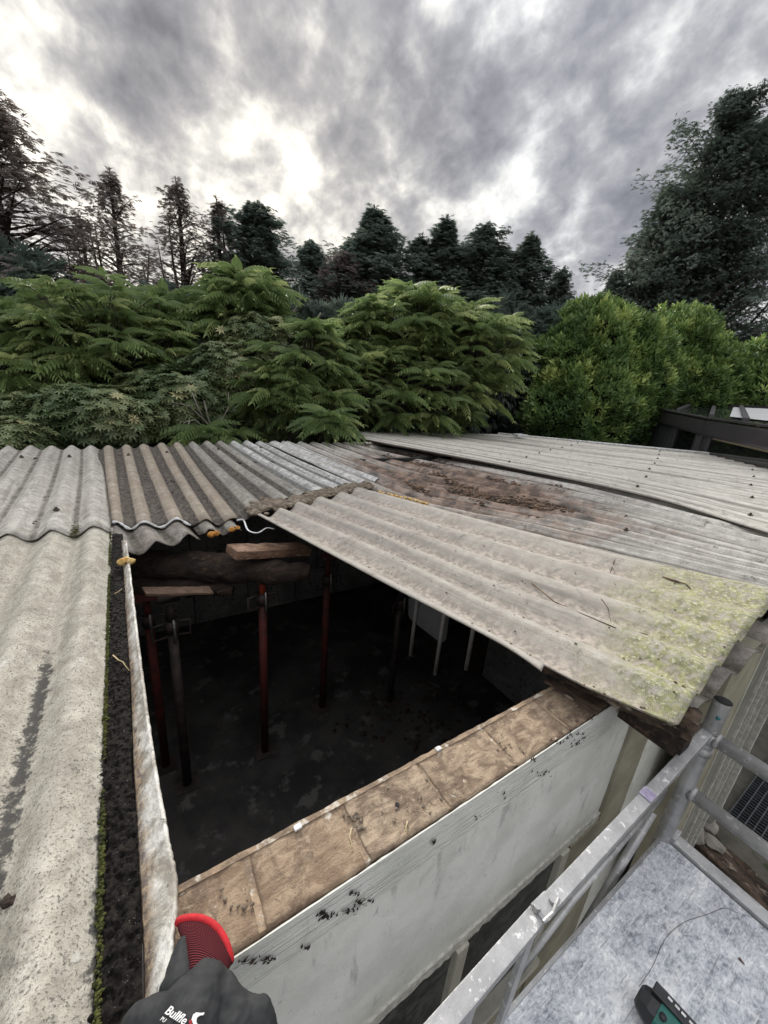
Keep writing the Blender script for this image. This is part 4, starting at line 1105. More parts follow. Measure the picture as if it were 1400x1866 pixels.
lay_poly([(352, 1866), (349, 1858), (352, 1849), (358, 1845), (366, 1846), (373, 1845), (371, 1850), (364, 1851), (359, 1855), (358, 1862), (361, 1868), (357, 1870)], M['print'])
lay_poly([(346, 1868), (344, 1860), (348, 1857), (350, 1864), (352, 1870)], M['print_red'])

# ---------------------------------------------------------------- small things on roof and wall
def twig(pts3, r, label, mat='twig', side=None):
    bm = bmesh.new(); add_tube(bm, pts3, [r * (1 - .6 * i / (len(pts3) - 1)) for i in range(len(pts3))], 6)
    if side:
        for sp in side: add_tube(bm, sp, r * .5, 5)
    o = obj('twig', bm, M[mat], None, True); tag(o, label, 'twig'); return o
fN = sheet_fn(N0)
def onsheet(px_, py_):     # height of the clean sheet under a pixel, by a short search
    best = None
    for z in np.linspace(-.02, .26, 57):
        p = at(px_, py_, z)
        # nearest in sheet by coarse parameters
        for s in np.linspace(0, 5, 51):
            t = .5
            lo, hi = 0, 1
            for _ in range(12):
                t = (lo + hi) / 2; q_ = fN(s, t)
                if q_.y < p.y: lo = t
                else: hi = t
            d = (Vector((q_.x, q_.y)) - Vector((p.x, p.y))).length + abs(q_.z - .048 * .5 * (1 - math.cos(2 * math.pi * s)) - z)
            if best is None or d < best[0]: best = (d, p)
    return best[1] + Vector((0, 0, .004))
twig([onsheet(*p) for p in ((967, 1062), (1010, 1098), (1060, 1120), (1120, 1145), (1180, 1158))], .0035, 'long thin curved twig along the second crest of the clean sheet')
twig([onsheet(*p) for p in ((1208, 1053), (1232, 1060), (1250, 1066), (1258, 1074))], .006, 'short thick brown twig near the green moss patches')
twig([onsheet(*p) for p in ((1096, 1093), (1108, 1110), (1113, 1135))], .0025, 'small forked twig standing beside the long thin one')
twig([onsheet(*p) for p in ((1120, 1022), (1116, 1034), (1112, 1045))], .004, 'small brown leafy sprig on the upper crests of the clean sheet')
pts = []
for _ in range(130):
    x, y = rnd.choice([(1050, 1010), (920, 1120), (1000, 1090), (860, 1080), (1180, 1150), (1130, 1060)]); 
    s = rnd.random() * 5; t = rnd.random() * .8; p = fN(s, t); p.z += -.048 * .5 * (1 - math.cos(2 * math.pi * s)) + .002; pts.append(tuple(p))
lumps('sheet_debris', pts, .0036, M['twig'], 'scattered brown needle crumbs on the clean sheet', 'debris', squash=.5, sub=1)
twig([at(x, y, .012) for x, y in ((206, 1194), (216, 1203), (224, 1206), (229, 1214), (236, 1222))], .0022, 'crooked pale twig on the black dirt strip halfway along', 'straw')
twig([at(x, y, .012) for x, y in ((208, 1082), (216, 1078), (222, 1073))], .002, 'short straight twig on the far end of the black dirt strip', 'straw')
twig([at(x, y, .004) for x, y in ((743, 1497), (740, 1508), (741, 1518))], .0022, 'pale straw stalk on the brick top near the small hole', 'straw')
twig([at(x, y, .004) for x, y in ((642, 1508), (637, 1524), (642, 1540), (634, 1552))], .0014, 'thin curly root by the second brick joint', 'straw')
pts = []
for (cx_, cy_, n_, sx_) in ((645, 1488, 22, 9), (655, 1508, 10, 4), (590, 1700, 0, 1), (430, 1640, 8, 20), (760, 1470, 18, 40), (930, 1360, 14, 30), (1050, 1300, 22, 20)):
    for _ in range(n_): pts.append(tuple(at(cx_ + rnd.gauss(0, sx_), cy_ + rnd.gauss(0, sx_ * .5), .003)))
lumps('wall_crumbs', pts, .0032, M['mud'], 'loose brown crumbs lying on the bare brick top', 'debris', squash=.5)
pts = []
for (x, y, n_, sx_) in ((35, 850, 12, 9), (75, 905, 10, 7), (108, 888, 14, 6), (60, 835, 10, 5), (150, 900, 6, 6), (170, 1010, 5, 8), (60, 950, 6, 10), (15, 1640, 12, 6), (25, 1775, 20, 6), (250, 870, 10, 10), (320, 880, 10, 12), (400, 860, 10, 14)):
    for _ in range(n_): pts.append(tuple(at(x + rnd.gauss(0, sx_), y + rnd.gauss(0, sx_ * .4), .022 if x < 190 else .0)))
lumps('leaf_litter', pts, .007, M['timber_dark'], 'dark leaf litter caught in the valleys of the old roof sheets', 'litter', squash=.4)
# black lichen tufts on the painted band
Vp = []; Fp = []
for (cx_, cy_, n_, s_) in ((592, 1668, 26, 9), (640, 1662, 16, 7), (656, 1645, 18, 7), (672, 1640, 6, 4), (450, 1752, 14, 8), (484, 1748, 20, 8), (644, 1628, 10, 5), (1017, 1352, 10, 5), (1037, 1343, 10, 5), (1052, 1354, 12, 6), (970, 1385, 9, 5), (990, 1408, 12, 9), (562, 1725, 5, 6), (790, 1535, 6, 4), (920, 1450, 3, 8), (868, 1490, 3, 6), (1060, 1340, 8, 6)):
    for _ in range(n_):
        p = onv(cx_ + rnd.gauss(0, s_), cy_ + rnd.gauss(0, s_ * .45), V0 - .0075)
        a_ = rnd.uniform(0, math.pi); l_ = .004 + .005 * rnd.random(); d = Vector((math.cos(a_), 0, math.sin(a_))) * l_; e_ = Vector((-math.sin(a_), 0, math.cos(a_))) * l_ * .28
        i0 = len(Vp); Vp += [tuple(p - d), tuple(p - e_ + Vector((0, -.002, 0))), tuple(p + d), tuple(p + e_ + Vector((0, .0, 0)))]; Fp.append((i0, i0 + 1, i0 + 2, i0 + 3))
tag(np_mesh('black_lichen', Vp, Fp, M['timber_dark']), 'tufts of black lichen stuck on the painted upper band of the wall', 'lichen', kind='stuff')
# black disc painted as the dark inside of a small brick hole
bm = bmesh.new(); p = at(724, 1466, .0035); add_tube(bm, [p - Vector((0, 0, .004)), p], .0055, 12); tag(obj('bolt_hole', bm, M['dark'], None), 'small round dark hole in the brick top', 'hole')
# hair thin wire and splinter on the platform
tag(tube('wire', [catmull([at(x, y, PZ + .004) for x, y in ((1165, 1798), (1190, 1760), (1212, 1712), (1245, 1682), (1290, 1666), (1320, 1655), (1345, 1664))], i / 40) for i in range(41)], .0006, M['timber_dark'], None, 5), 'long hair thin wire curving over the platform from the drill', 'wire')
twig([at(x, y, PZ + .004) for x, y in ((1347, 1746), (1352, 1752), (1357, 1758))], .004, 'short brown splinter on the platform board at the right')
# white scrap far on the right roof
bm = bmesh.new(); p = at(946, 797, .10); add_box(bm, p + Vector((0, 0, .05)), (.35, .22, .05), bev=.02); o = obj('white_scrap', bm, M['sealant']); rough(o, .03, 6, 1); tag(o, 'small white plastic scrap on the far edge of the right roof', 'scrap')

# ---------------------------------------------------------------- black glazed extension
cs = empty('glazed_extension', (10, 3.5, 0), 'black aluminium glazed extension with sloping glass roof at the far right', 'conservatory')
E1 = far(1191, 752, 15.0); K = far(1291, 775, 11.2); E2 = far(1400, 793, 9.2); E2 = E2 + (E2 - K) * .8
def seg_beam(name, a_, b_, w_, h_, mat, bev=.02): return beam(name, a_, b_, w_, h_, mat, cs, bev=bev)
DZ = Vector((0, 0, -.06))
seg_beam('gutter', E1 + DZ, K + DZ, .18, .34, M['black_frame'], .05); seg_beam('gutter', K + DZ, E2 + DZ, .18, .34, M['black_frame'], .05)
seg_beam('gutter_lip', E1 + Vector((0, 0, .15)), K + Vector((0, 0, .15)), .22, .04, M['black_frame'], .008); seg_beam('gutter_lip', K + Vector((0, 0, .15)), E2 + Vector((0, 0, .15)), .22, .04, M['black_frame'], .008)
def onseg(a_, b_, f): return a_.lerp(b_, f)
def upright(p, w_, d_, name, mat, dirn, z0=-2.1):
    bm = bmesh.new(); add_beam(bm, Vector((p.x, p.y, z0)), Vector((p.x, p.y, p.z - .13)), w_, d_, up=dirn, bev=.01); obj(name, bm, mat, cs)
d1 = (K - E1).normalized(); n1_ = d1.cross(Vector((0, 0, 1))); d2 = (E2 - K).normalized(); n2_ = d2.cross(Vector((0, 0, 1)))
def panel(a_, b_, name, mat, th=.05, z0=-2.1, z1=None):
    bm = bmesh.new(); zt = (a_.z + b_.z) / 2 - .13 if z1 is None else z1
    add_beam(bm, Vector((a_.x, a_.y, (z0 + zt) / 2)), Vector((b_.x, b_.y, (z0 + zt) / 2)), th, zt - z0); return obj(name, bm, mat, cs)
w1 = onseg(E1, K, .14); w2 = onseg(E1, K, .53)
panel(w1, w2, 'corner_panel', M['black_panel'])
upright(onseg(E1, K, .58), .12, .12, 'window_post', M['black_frame'], n1_)
panel(onseg(E1, K, .60), onseg(E1, K, .90), 'window', M['darkglass'], .02)
upright(onseg(E1, K, .93), .10, .12, 'window_post', M['black_frame'], n1_)
upright(onseg(K, E2, .05), .16, .12, 'window_post', M['black_frame'], n2_)
panel(onseg(K, E2, .09), onseg(K, E2, 1.0), 'window', M['darkglass'], .02)
zt = K.z - .13
bm = bmesh.new(); add_beam(bm, onseg(K, E2, .10) + Vector((-.05, -.03, -.22)), onseg(K, E2, 1.0) + Vector((-.05, -.03, -.22)), .03, .09); obj('blind_strip', bm, M['beige'], cs)
# sloping glass roof
RA = E1 + Vector((3.2, 0.4, .20)); 
ridge1 = far(1300, 744, 16.5); ridge1.z = 1.28; ridge2 = far(1480, 737, 13.5); ridge2.z = 1.28
U = Vector((0, 0, .175))
bm = bmesh.new(); vs = [bm.verts.new(p) for p in (E1 + U, K + U, ridge1)]; bm.faces.new(vs)
vs = [bm.verts.new(p) for p in (K + U, E2 + U, ridge2, ridge1)]; bm.faces.new(vs); obj('roof_pane', bm, M['roofglass'], cs)
pa = [onseg(K, E2, .12) + U, onseg(K, E2, .95) + U, ridge1.lerp(ridge2, .75), ridge1.lerp(ridge2, .2)]
cen_ = (pa[0] + pa[1] + pa[2] + pa[3]) / 4
bm = bmesh.new(); vs = [bm.verts.new(cen_ + (p - cen_) * Vector((.8, .8, .8)).x + Vector((0, 0, .02))) for p in pa]; bm.faces.new(vs); obj('reflection_panel', bm, M['sky_reflect'], cs)  # added sheet painted as the bright sky reflection on the roof glass
for a_, b_ in ((E1 + U, ridge1), (K + U, ridge1), (onseg(E1, K, .5) + U, E1.lerp(ridge1, .6) + U * .6), (onseg(K, E2, .35) + U, ridge1.lerp(ridge2, .35)), (onseg(K, E2, .7) + U, ridge1.lerp(ridge2, .7)), (ridge1, ridge2)):
    beam('roof_bar', a_ + Vector((0, 0, .03)), b_ + Vector((0, 0, .03)), .09, .07, M['black_frame'], cs)

# ---------------------------------------------------------------- foliage
def instances(proto_v, proto_f, Rm, P, sc_, tints):
    k_ = len(proto_v); n_ = len(P)
    V_ = np.einsum('nij,kj->nki', Rm, proto_v) * sc_[:, None, None] + P[:, None, :]
    F_ = (proto_f[None] + (np.arange(n_) * k_)[:, None, None]).reshape(-1, proto_f.shape[1])
    T_ = np.repeat(tints, len(proto_f))
    return V_.reshape(-1, 3), F_, T_
def basis(d, up):     # columns x=d, z~up
    d = d / np.linalg.norm(d, axis=1, keepdims=True)
    y = np.cross(up, d); y /= np.linalg.norm(y, axis=1, keepdims=True) + 1e-9
    z = np.cross(d, y); return np.stack([d, y, z], axis=2)
def pinnate_proto(n=9, droop=.62):
    V_, F_ = [], []
    def rp(x): return np.array([x - .12 * x * x, 0, .16 * x - droop * x * x])
    for i in range(n):
        x = .16 + .80 * i / (n - 1)
        for sg in (1, -1):
            L_ = .27 * (1 - .45 * (i / (n - 1)) ** 2) * (0.75 if i == 0 else 1); p = rp(x)
            d = np.array([.30, sg * .62, -.68]); d /= np.linalg.norm(d); w = np.array([.9, -.25 * sg, .1]); w = w / np.linalg.norm(w) * L_ * .24
            i0 = len(V_); V_ += [p, p + d * L_ * .4 + w + [0, 0, .012], p + d * L_ + np.array([0, 0, -.05]), p + d * L_ * .4 - w - [0, 0, .01]]; F_.append([i0, i0 + 1, i0 + 2, i0 + 3])
    p = rp(.97); i0 = len(V_); V_ += [p, p + [.08, .04, -.03], p + [.22, 0, -.14], p + [.08, -.04, -.03]]; F_.append([i0, i0 + 1, i0 + 2, i0 + 3])
    for a_, b_ in ((0, .5), (.5, .97)):
        i0 = len(V_); V_ += [rp(a_) + [0, .006, 0], rp(b_) + [0, .006, 0], rp(b_) - [0, .006, 0], rp(a_) - [0, .006, 0]]; F_.append([i0, i0 + 1, i0 + 2, i0 + 3])
    return np.array(V_, dtype=float), np.array(F_)
PIN = pinnate_proto()
def limb(bm, a_, b_, r0, r1, bend=.15, seg=7, n_=6):
    a_ = Vector(a_); b_ = Vector(b_); off = Vector((rnd.gauss(0, 1), rnd.gauss(0, 1), rnd.gauss(0, .4))) * (b_ - a_).length * bend
    pts_ = [a_.lerp(b_, i / (n_ - 1)) + off * math.sin(math.pi * i / (n_ - 1)) for i in range(n_)]
    add_tube(bm, pts_, [r0 + (r1 - r0) * i / (n_ - 1) for i in range(n_)], seg)
def pinnate_tree(name, base, lobes, label, cat, leaf=.75, ntuft=70, mat='ail', tlo=.2, thi=.95, limbs=True):
    e = empty(name, base, label, cat)
    tufts = []; bm = bmesh.new()
    fork = Vector(base) + Vector((0, 0, .9)); limb(bm, base, fork, .10, .08, .05)
    for (c_, rx, ry, rz, nn) in lobes:
        c_ = Vector(c_); limb(bm, fork, c_ + Vector((0, 0, -rz * .4)), .06, .03, .08)
        for _ in range(int(nn * 2.4)):
            while True:
                d = Vector((rnd.gauss(0, 1), rnd.gauss(0, 1), rnd.gauss(0, 1))).normalized()
                if d.z > -.75 and d.y < .6: break
            r_ = .55 + .45 * rnd.random() ** .5
            p = c_ + Vector((d.x * rx, d.y * ry, d.z * rz)) * r_
            tufts.append((p, d)); limb(bm, c_ + Vector((0, 0, -rz * .4)), p, .018, .007, .08, 5, 4)
    obj('trunk', bm, M['bark'], e, True)
    D, P_, S_, T_ = [], [], [], []
    for p, d in tufts:
        if rnd.random() < .10: continue
        ls_ = rnd.uniform(.6, 1.35); nl = rnd.randint(5, 11); a0 = rnd.random() * 6.28; tt = rnd.uniform(tlo, thi)
        for i in range(nl):
            a_ = a0 + 6.283 * i / nl + rnd.gauss(0, .2); el = rnd.uniform(.0, .55)
            dd_ = Vector((math.cos(a_) * math.cos(el), math.sin(a_) * math.cos(el), math.sin(el))) + d * .35
            D.append(tuple(dd_.normalized())); P_.append(tuple(p)); S_.append(leaf * ls_ * rnd.uniform(.65, 1.15)); T_.append(min(1, max(0, tt + rnd.gauss(0, .15))))
    Rm = basis(np.array(D), np.tile([0, 0, 1.0], (len(D), 1)))
    V_, F_, t_ = instances(PIN[0], PIN[1], Rm, np.array(P_), np.array(S_), np.array(T_))
    t_ = np.clip(t_ + rng.normal(0, .09, len(t_)), 0, 1)
    np_mesh('crown', V_, F_, M[mat], e, tint=t_)
    return e
def lobe(px_, py_, dist, wx, dy_, hz, nn): return (far(px_, py_, dist), wx, dy_, hz, nn)

gz = GZ
def gbase(px_, dist): p = far(px_, 800, dist); return (p.x, p.y, gz)
pinnate_tree('tree_of_heaven', gbase(210, 8.3), [lobe(200, 640, 8.2, 1.35, 1.0, 1.1, 40), lobe(110, 590, 8.4, .85, .7, .3, 12), lobe(225, 585, 8.6, .75, .7, .3, 12), lobe(70, 700, 7.8, .7, .6, .5, 12), lobe(320, 660, 8.2, .7, .6, .7, 14)],
    'layered light green tree with drooping feather leaves at the left behind the pale roof', 'tree', leaf=.42)
pinnate_tree('tree_of_heaven', gbase(450, 8.8), [lobe(452, 535, 8.8, .55, .6, .32, 11), lobe(440, 585, 8.8, .95, .8, .5, 22), lobe(330, 570, 9.0, .45, .5, .3, 8)],
    'tall feathery green tree top rising left of the centre before the dark conifer gap', 'tree', leaf=.52)
pinnate_tree('tree_of_heaven', gbase(780, 9.2), [lobe(760, 600, 9.0, 1.5, 1.1, .75, 50), lobe(860, 640, 9.2, 1.3, 1.0, .9, 36), lobe(650, 640, 8.8, .9, .9, .7, 24), lobe(780, 715, 8.6, 2.1, .9, .8, 60), lobe(760, 555, 9.6, .7, .6, .3, 10), lobe(600, 640, 9.2, .5, .5, .4, 8)],
    'broad dome of light green feather leaved tree in the middle behind the roof', 'tree', leaf=.43)
pinnate_tree('tree_of_heaven', gbase(560, 7.4), [lobe(555, 655, 7.3, .75, .6, .55, 22), lobe(520, 720, 7.1, .8, .6, .5, 22), lobe(600, 745, 6.8, .35, .4, .22, 5), lobe(602, 768, 6.2, .25, .25, .10, 4), lobe(400, 790, 6.6, .30, .3, .12, 4)],
    'mid green drooping leaved branches hanging over the far roof edge near the centre', 'tree', leaf=.42, tlo=.1, thi=.8)

# whorled evergreen shrub
def whorl_proto(n=8):
    V_, F_ = [], []
    for i in range(n):
        a_ = 2 * math.pi * i / n; el = .35; d = np.array([math.cos(a_) * math.cos(el), math.sin(a_) * math.cos(el), math.sin(el)]); w = np.array([-math.sin(a_), math.cos(a_), 0]) * .15
        i0 = len(V_); V_ += [np.zeros(3), d * .5 + w + [0, 0, .03], d * 1.0 + [0, 0, -.22], d * .5 - w + [0, 0, .03]]; F_.append([i0, i0 + 1, i0 + 2, i0 + 3])
    return np.array(V_), np.array(F_)
WH = whorl_proto()
def shell_points(lobes_, n, zmin, inner=.7, outward=True):
    P_, N_ = [], []
    ws = np.array([l[1] * l[3] for l in lobes_]); ws = ws / ws.sum()
    while len(P_) < n:
        l = lobes_[rng.choice(len(lobes_), p=ws)]
        d = rng.normal(size=3); d /= np.linalg.norm(d)
        if d[1] > .5: continue
        r_ = inner + (1 - inner) * rng.random() ** .5
        r_ *= 1 + .20 * noise.noise(Vector(d) * 3.1 + Vector(l[0]))
        p = np.array(l[0]) + d * np.array([l[1], l[2], l[3]]) * r_
        if p[2] < zmin: continue
        P_.append(p); N_.append(d)
    return np.array(P_), np.array(N_)
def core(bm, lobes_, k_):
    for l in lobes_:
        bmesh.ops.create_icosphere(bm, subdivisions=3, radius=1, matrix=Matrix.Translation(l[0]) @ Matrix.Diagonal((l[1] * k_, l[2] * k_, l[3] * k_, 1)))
def shrub(name, base, lobes_, label, cat, proto, n, size, mat, updir=.6, hl=1.0, inner=.72, topbright=.0, kcore=.74, blade=None):
    e = empty(name, base, label, cat)
    P_, N_ = shell_points(lobes_, n, gz + .1, inner)
    up = N_ * (1 - updir) + np.array([0, 0, 1.0]) * updir + rng.normal(0, .22, N_.shape)
    x = np.cross(up, rng.normal(size=up.shape)); x /= np.linalg.norm(x, axis=1, keepdims=True)
    up /= np.linalg.norm(up, axis=1, keepdims=True); y = np.cross(up, x); Rm = np.stack([x, y, up], axis=2)
    clump = np.array([noise.noise(Vector(p) * 1.6) for p in P_])
    T_ = np.clip(.38 + .75 * clump + rng.normal(0, .16, n) + topbright * np.clip(N_[:, 2], -.5, 1), 0, 1)  # tint noise paints darker hollows; topbright lightens upward-facing leaves
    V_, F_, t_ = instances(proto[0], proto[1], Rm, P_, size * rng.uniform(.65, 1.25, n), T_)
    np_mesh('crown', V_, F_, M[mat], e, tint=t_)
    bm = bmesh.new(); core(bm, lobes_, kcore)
    o = tag(obj('crown_core', bm, M['core_dark'], e), kind='stuff'); rough(o, .12, 2.2)  # solid dark core added inside the crown to stop sky showing through
    bm = bmesh.new(); limb(bm, base, lobes_[0][0], .07, .03, .05); obj('trunk', bm, M['bark'], e, True)
    return e
M['core_dark'] = simple('crown_core_dark', (.016, .020, .010), (.03, .033, .018), 12, .95, bstr=1, bdist=.04, bscale=20, spec=.1)  # dark green for the solid cores added inside crowns
shrub('rhododendron', gbase(300, 7.0), [lobe(330, 735, 7.2, 1.0, .6, .55, 0), lobe(190, 760, 6.9, 1.0, .6, .42, 0), lobe(430, 690, 7.5, .85, .6, .6, 0), lobe(480, 620, 8.0, .75, .5, .42, 0)],
      'dark green rhododendron with whorled leaves low behind the centre left roof', 'shrub', WH, 6500, .095, 'rho', .5)
shrub('rhododendron', gbase(20, 6.6), [lobe(25, 800, 6.6, .45, .4, .25, 0), lobe(60, 760, 7.0, .6, .4, .3, 0)],
      'yellowish low rhododendron at the far left behind the roof edge', 'shrub', WH, 1800, .08, 'rho', .6, topbright=.5)
shrub('rhododendron', gbase(560, 7.6), [lobe(560, 760, 7.9, 1.5, .5, .6, 0), lobe(545, 690, 8.4, .9, .5, .5, 0)],
      'shaded evergreen shrub mass under the drooping leaves in the centre', 'shrub', WH, 4500, .085, 'rho', .4)
# bare pale branches in the shrub
bt = empty('bare_branch', at(385, 800, .1), 'bare pale branches forking out of the dark shrub behind the roof', 'branch')
for k_, pl_ in enumerate([[(385, 780), (372, 765), (345, 740), (310, 732)], [(385, 780), (378, 755), (372, 730)], [(388, 782), (405, 765), (418, 740), (416, 715)], [(380, 785), (355, 765), (340, 768), (320, 785)], [(345, 766), (342, 790), (338, 808)], [(372, 765), (358, 735), (350, 715)]]):
    tube('branch', [far(x, y, 6.55) for x, y in pl_], [.014, .012, .009, .005][:len(pl_)], M['branch'], bt, 6)
for pl_, lab in (([(525, 590), (538, 565), (548, 545), (545, 520)], 'bare dead limb poking up left of the centre tree'), ([(563, 600), (575, 585), (585, 570)], 'short bare limb right of the taller dead one')):
    tag(tube('dead_limb', [far(x, y, 9.5) for x, y in pl_], [.03, .024, .018, .008][:len(pl_)], M['branch'], None, 6), lab, 'branch')

def laurel_proto():
    V_, F_ = [], []
    for i in range(6):
        a_ = 2.4 * i; el = .55 + .12 * i; zb = .12 * i
        d = np.array([math.cos(a_) * math.cos(el), math.sin(a_) * math.cos(el), math.sin(el)]); w = np.cross(d, [0, 0, 1.0]); w = w / np.linalg.norm(w) * .17
        i0 = len(V_); b_ = np.array([0, 0, zb]); V_ += [b_, b_ + d * .5 + w, b_ + d * 1.0 + [0, 0, -.06], b_ + d * .5 - w]; F_.append([i0, i0 + 1, i0 + 2, i0 + 3])
    return np.array(V_), np.array(F_)
LP = laurel_proto()
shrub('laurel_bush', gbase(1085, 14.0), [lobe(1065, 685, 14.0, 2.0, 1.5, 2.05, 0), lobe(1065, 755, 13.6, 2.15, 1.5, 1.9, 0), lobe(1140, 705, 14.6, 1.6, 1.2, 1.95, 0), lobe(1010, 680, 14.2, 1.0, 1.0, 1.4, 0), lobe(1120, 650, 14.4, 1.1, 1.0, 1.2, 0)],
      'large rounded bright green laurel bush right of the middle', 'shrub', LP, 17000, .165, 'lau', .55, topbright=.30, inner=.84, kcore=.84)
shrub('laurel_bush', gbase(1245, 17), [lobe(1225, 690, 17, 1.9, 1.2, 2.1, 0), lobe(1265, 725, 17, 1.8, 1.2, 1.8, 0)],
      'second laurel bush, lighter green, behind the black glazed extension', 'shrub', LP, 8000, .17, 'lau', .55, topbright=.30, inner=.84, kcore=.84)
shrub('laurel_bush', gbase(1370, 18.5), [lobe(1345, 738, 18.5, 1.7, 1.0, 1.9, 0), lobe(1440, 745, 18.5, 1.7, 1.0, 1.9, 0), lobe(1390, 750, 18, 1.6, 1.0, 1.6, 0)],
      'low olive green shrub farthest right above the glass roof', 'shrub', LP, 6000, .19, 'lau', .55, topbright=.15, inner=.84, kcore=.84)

# conifers
def spray_proto(n=7, wide=1.0):
    V_, F_ = [], []
    for i in range(n):
        f = i / (n - 1) - .5; a_ = f * 1.7; L_ = (1 - abs(f) * .9); d = np.array([math.cos(a_), math.sin(a_), -.30 + .15 * (i % 2)]); w = np.array([-math.sin(a_), math.cos(a_), .25 * (-1) ** i]) * .075 * wide
        o_ = np.array([.10 * (i % 3), 0, 0]); i0 = len(V_); V_ += [o_, o_ + d * L_ * .5 + w, o_ + d * L_ + [0, 0, -.10], o_ + d * L_ * .5 - w]; F_.append([i0, i0 + 1, i0 + 2, i0 + 3])
    return np.array(V_), np.array(F_)
SPR = spray_proto()
def conifer_meshes(seed, Hh, Rr, nb, ns, spr, mat, power=.75, start=.04, droop=.25, tipthin=1.0, irregular=.35, subtops=4):
    r_ = random.Random(seed)
    bm = bmesh.new(); lean = Vector((r_.gauss(0, .02) * Hh, 0, 0))
    add_tube(bm, [Vector((0, 0, 0)), Vector((0, 0, Hh * .5)) + lean * .5, Vector((0, 0, Hh * .97)) + lean], [Hh * .020, Hh * .012, Hh * .003], 8); add_tube(bm, [Vector((0, 0, Hh * .95)) + lean, Vector((.05, 0, Hh * 1.035)) + lean], [Hh * .003, Hh * .001], 5)
    P_, D_, T_ = [], [], []
    for i in range(nb):
        f = start + (1 - start) * ((i + .5) / nb) ** .92; a_ = i * 2.39996 + r_.gauss(0, .3)
        env = (1 - f) ** power * Rr + .02 * Rr
        lump = 1 + irregular * 1.3 * noise.noise(Vector((math.cos(a_) * 1.2, math.sin(a_) * 1.2, f * 7 + seed)))
        L_ = env * lump * (r_.uniform(.45, 1.15) if r_.random() < .8 else r_.uniform(1.1, 1.35)); z0 = f * Hh
        ri = r_.uniform(.1, .7) + .5 * f
        pts_ = []
        for j in range(5):
            u_ = j / 4; pts_.append(Vector((math.cos(a_) * L_ * u_, math.sin(a_) * L_ * u_, z0 + L_ * (ri * u_ - droop * 1.6 * u_ * u_ * u_))) + lean * f)
        add_tube(bm, pts_, [max(.008, .020 * L_), .014 * L_ + .004, .01, .007, .004], 4, cap=False)
        tb0 = r_.uniform(.15, .85)
        for s_ in range(ns):
            u_ = .22 + .80 * (s_ + r_.random()) / ns; k2 = min(3, int(min(.999, u_) * 4)); p = pts_[k2].lerp(pts_[k2 + 1], u_ * 4 - k2)
            sd_ = Vector((-math.sin(a_), math.cos(a_), 0)) * r_.gauss(0, .20 * L_ * (1.15 - u_) + .07) + Vector((0, 0, r_.gauss(0, .09)))
            d = Vector((math.cos(a_), math.sin(a_), 0)) * 1.0 + Vector((-math.sin(a_), math.cos(a_), 0)) * r_.gauss(0, .7) + Vector((0, 0, r_.uniform(-.55, .5)))
            P_.append(tuple(p + sd_)); D_.append(tuple(d.normalized())); T_.append(tb0 * .6 + r_.random() * .35)
    for k3 in range(subtops):          # secondary leaders give the crown several uneven tips
        a_ = r_.random() * 6.28; f0 = r_.uniform(.45, .72); rr = (1 - f0) * Rr * r_.uniform(.5, .9); zt = Hh * min(.98, f0 + r_.uniform(.14, .27))
        b0 = Vector((math.cos(a_) * rr * .5, math.sin(a_) * rr * .5, f0 * Hh)); b1 = Vector((math.cos(a_) * rr, math.sin(a_) * rr, zt)); add_tube(bm, [b0, (b0 + b1) / 2 + Vector((math.cos(a_), math.sin(a_), 0)) * .1, b1], [.05, .03, .008], 5)
        for s_ in range(int(ns * 3.2)):
            u_ = r_.random(); w_ = (1.05 - u_) * .75; a2 = r_.random() * 6.28; P_.append(tuple(b0.lerp(b1, u_ ** .8) + Vector((math.cos(a2), math.sin(a2), 0)) * w_ * r_.random() ** .5)); D_.append((math.cos(a2), math.sin(a2), r_.uniform(-.3, .9))); T_.append(r_.uniform(.1, .8))
    # leading shoot
    for s_ in range(30):
        z0 = Hh * (.93 + .10 * s_ / 30); a_ = r_.random() * 6.28; P_.append((lean.x, 0, z0)); D_.append((math.cos(a_) * .6, math.sin(a_) * .6, .8)); T_.append(.5)
    me_t = bpy.data.meshes.new('trunk'); bmesh.ops.recalc_face_normals(bm, faces=bm.faces); bm.to_mesh(me_t); bm.free(); me_t.materials.append(M['bark'])
    Rm = basis(np.array(D_), np.tile([0, 0, 1.0], (len(D_), 1)))
    up_rand = rng.normal(0, .4, (len(D_), 3)); Rm = basis(np.array(D_), np.array([0, 0, 1.0]) + up_rand)
    V_, F_, t_ = instances(SPR[0], SPR[1], Rm, np.array(P_), spr * rng.uniform(.6, 1.3, len(P_)), np.array(T_))
    tmp = np_mesh('crown', V_, F_, M[mat], None, tint=t_); me_c = tmp.data; bpy.data.objects.remove(tmp)
    return me_t, me_c
G1 = conifer_meshes(1, 10, 3.6, 250, 60, .16, 'con', power=.95)
G2 = conifer_meshes(2, 10, 3.0, 230, 54, .155, 'con', power=.75, irregular=.5)
G3 = conifer_meshes(3, 10, 4.0, 320, 105, .125, 'con', power=.75, droop=.22, irregular=.7)
B1 = conifer_meshes(4, 10, 2.9, 210, 20, .13, 'conb', power=.8, droop=.28, irregular=.6)
B2 = conifer_meshes(5, 10, 3.2, 250, 40, .14, 'conb', power=.6, droop=.35, irregular=.6)
B3 = conifer_meshes(6, 10, 2.2, 170, 18, .13, 'conb', power=.8, droop=.22, irregular=.7)
G4 = conifer_meshes(8, 10, 2.8, 180, 32, .15, 'con', power=.8, droop=.2, irregular=.7)
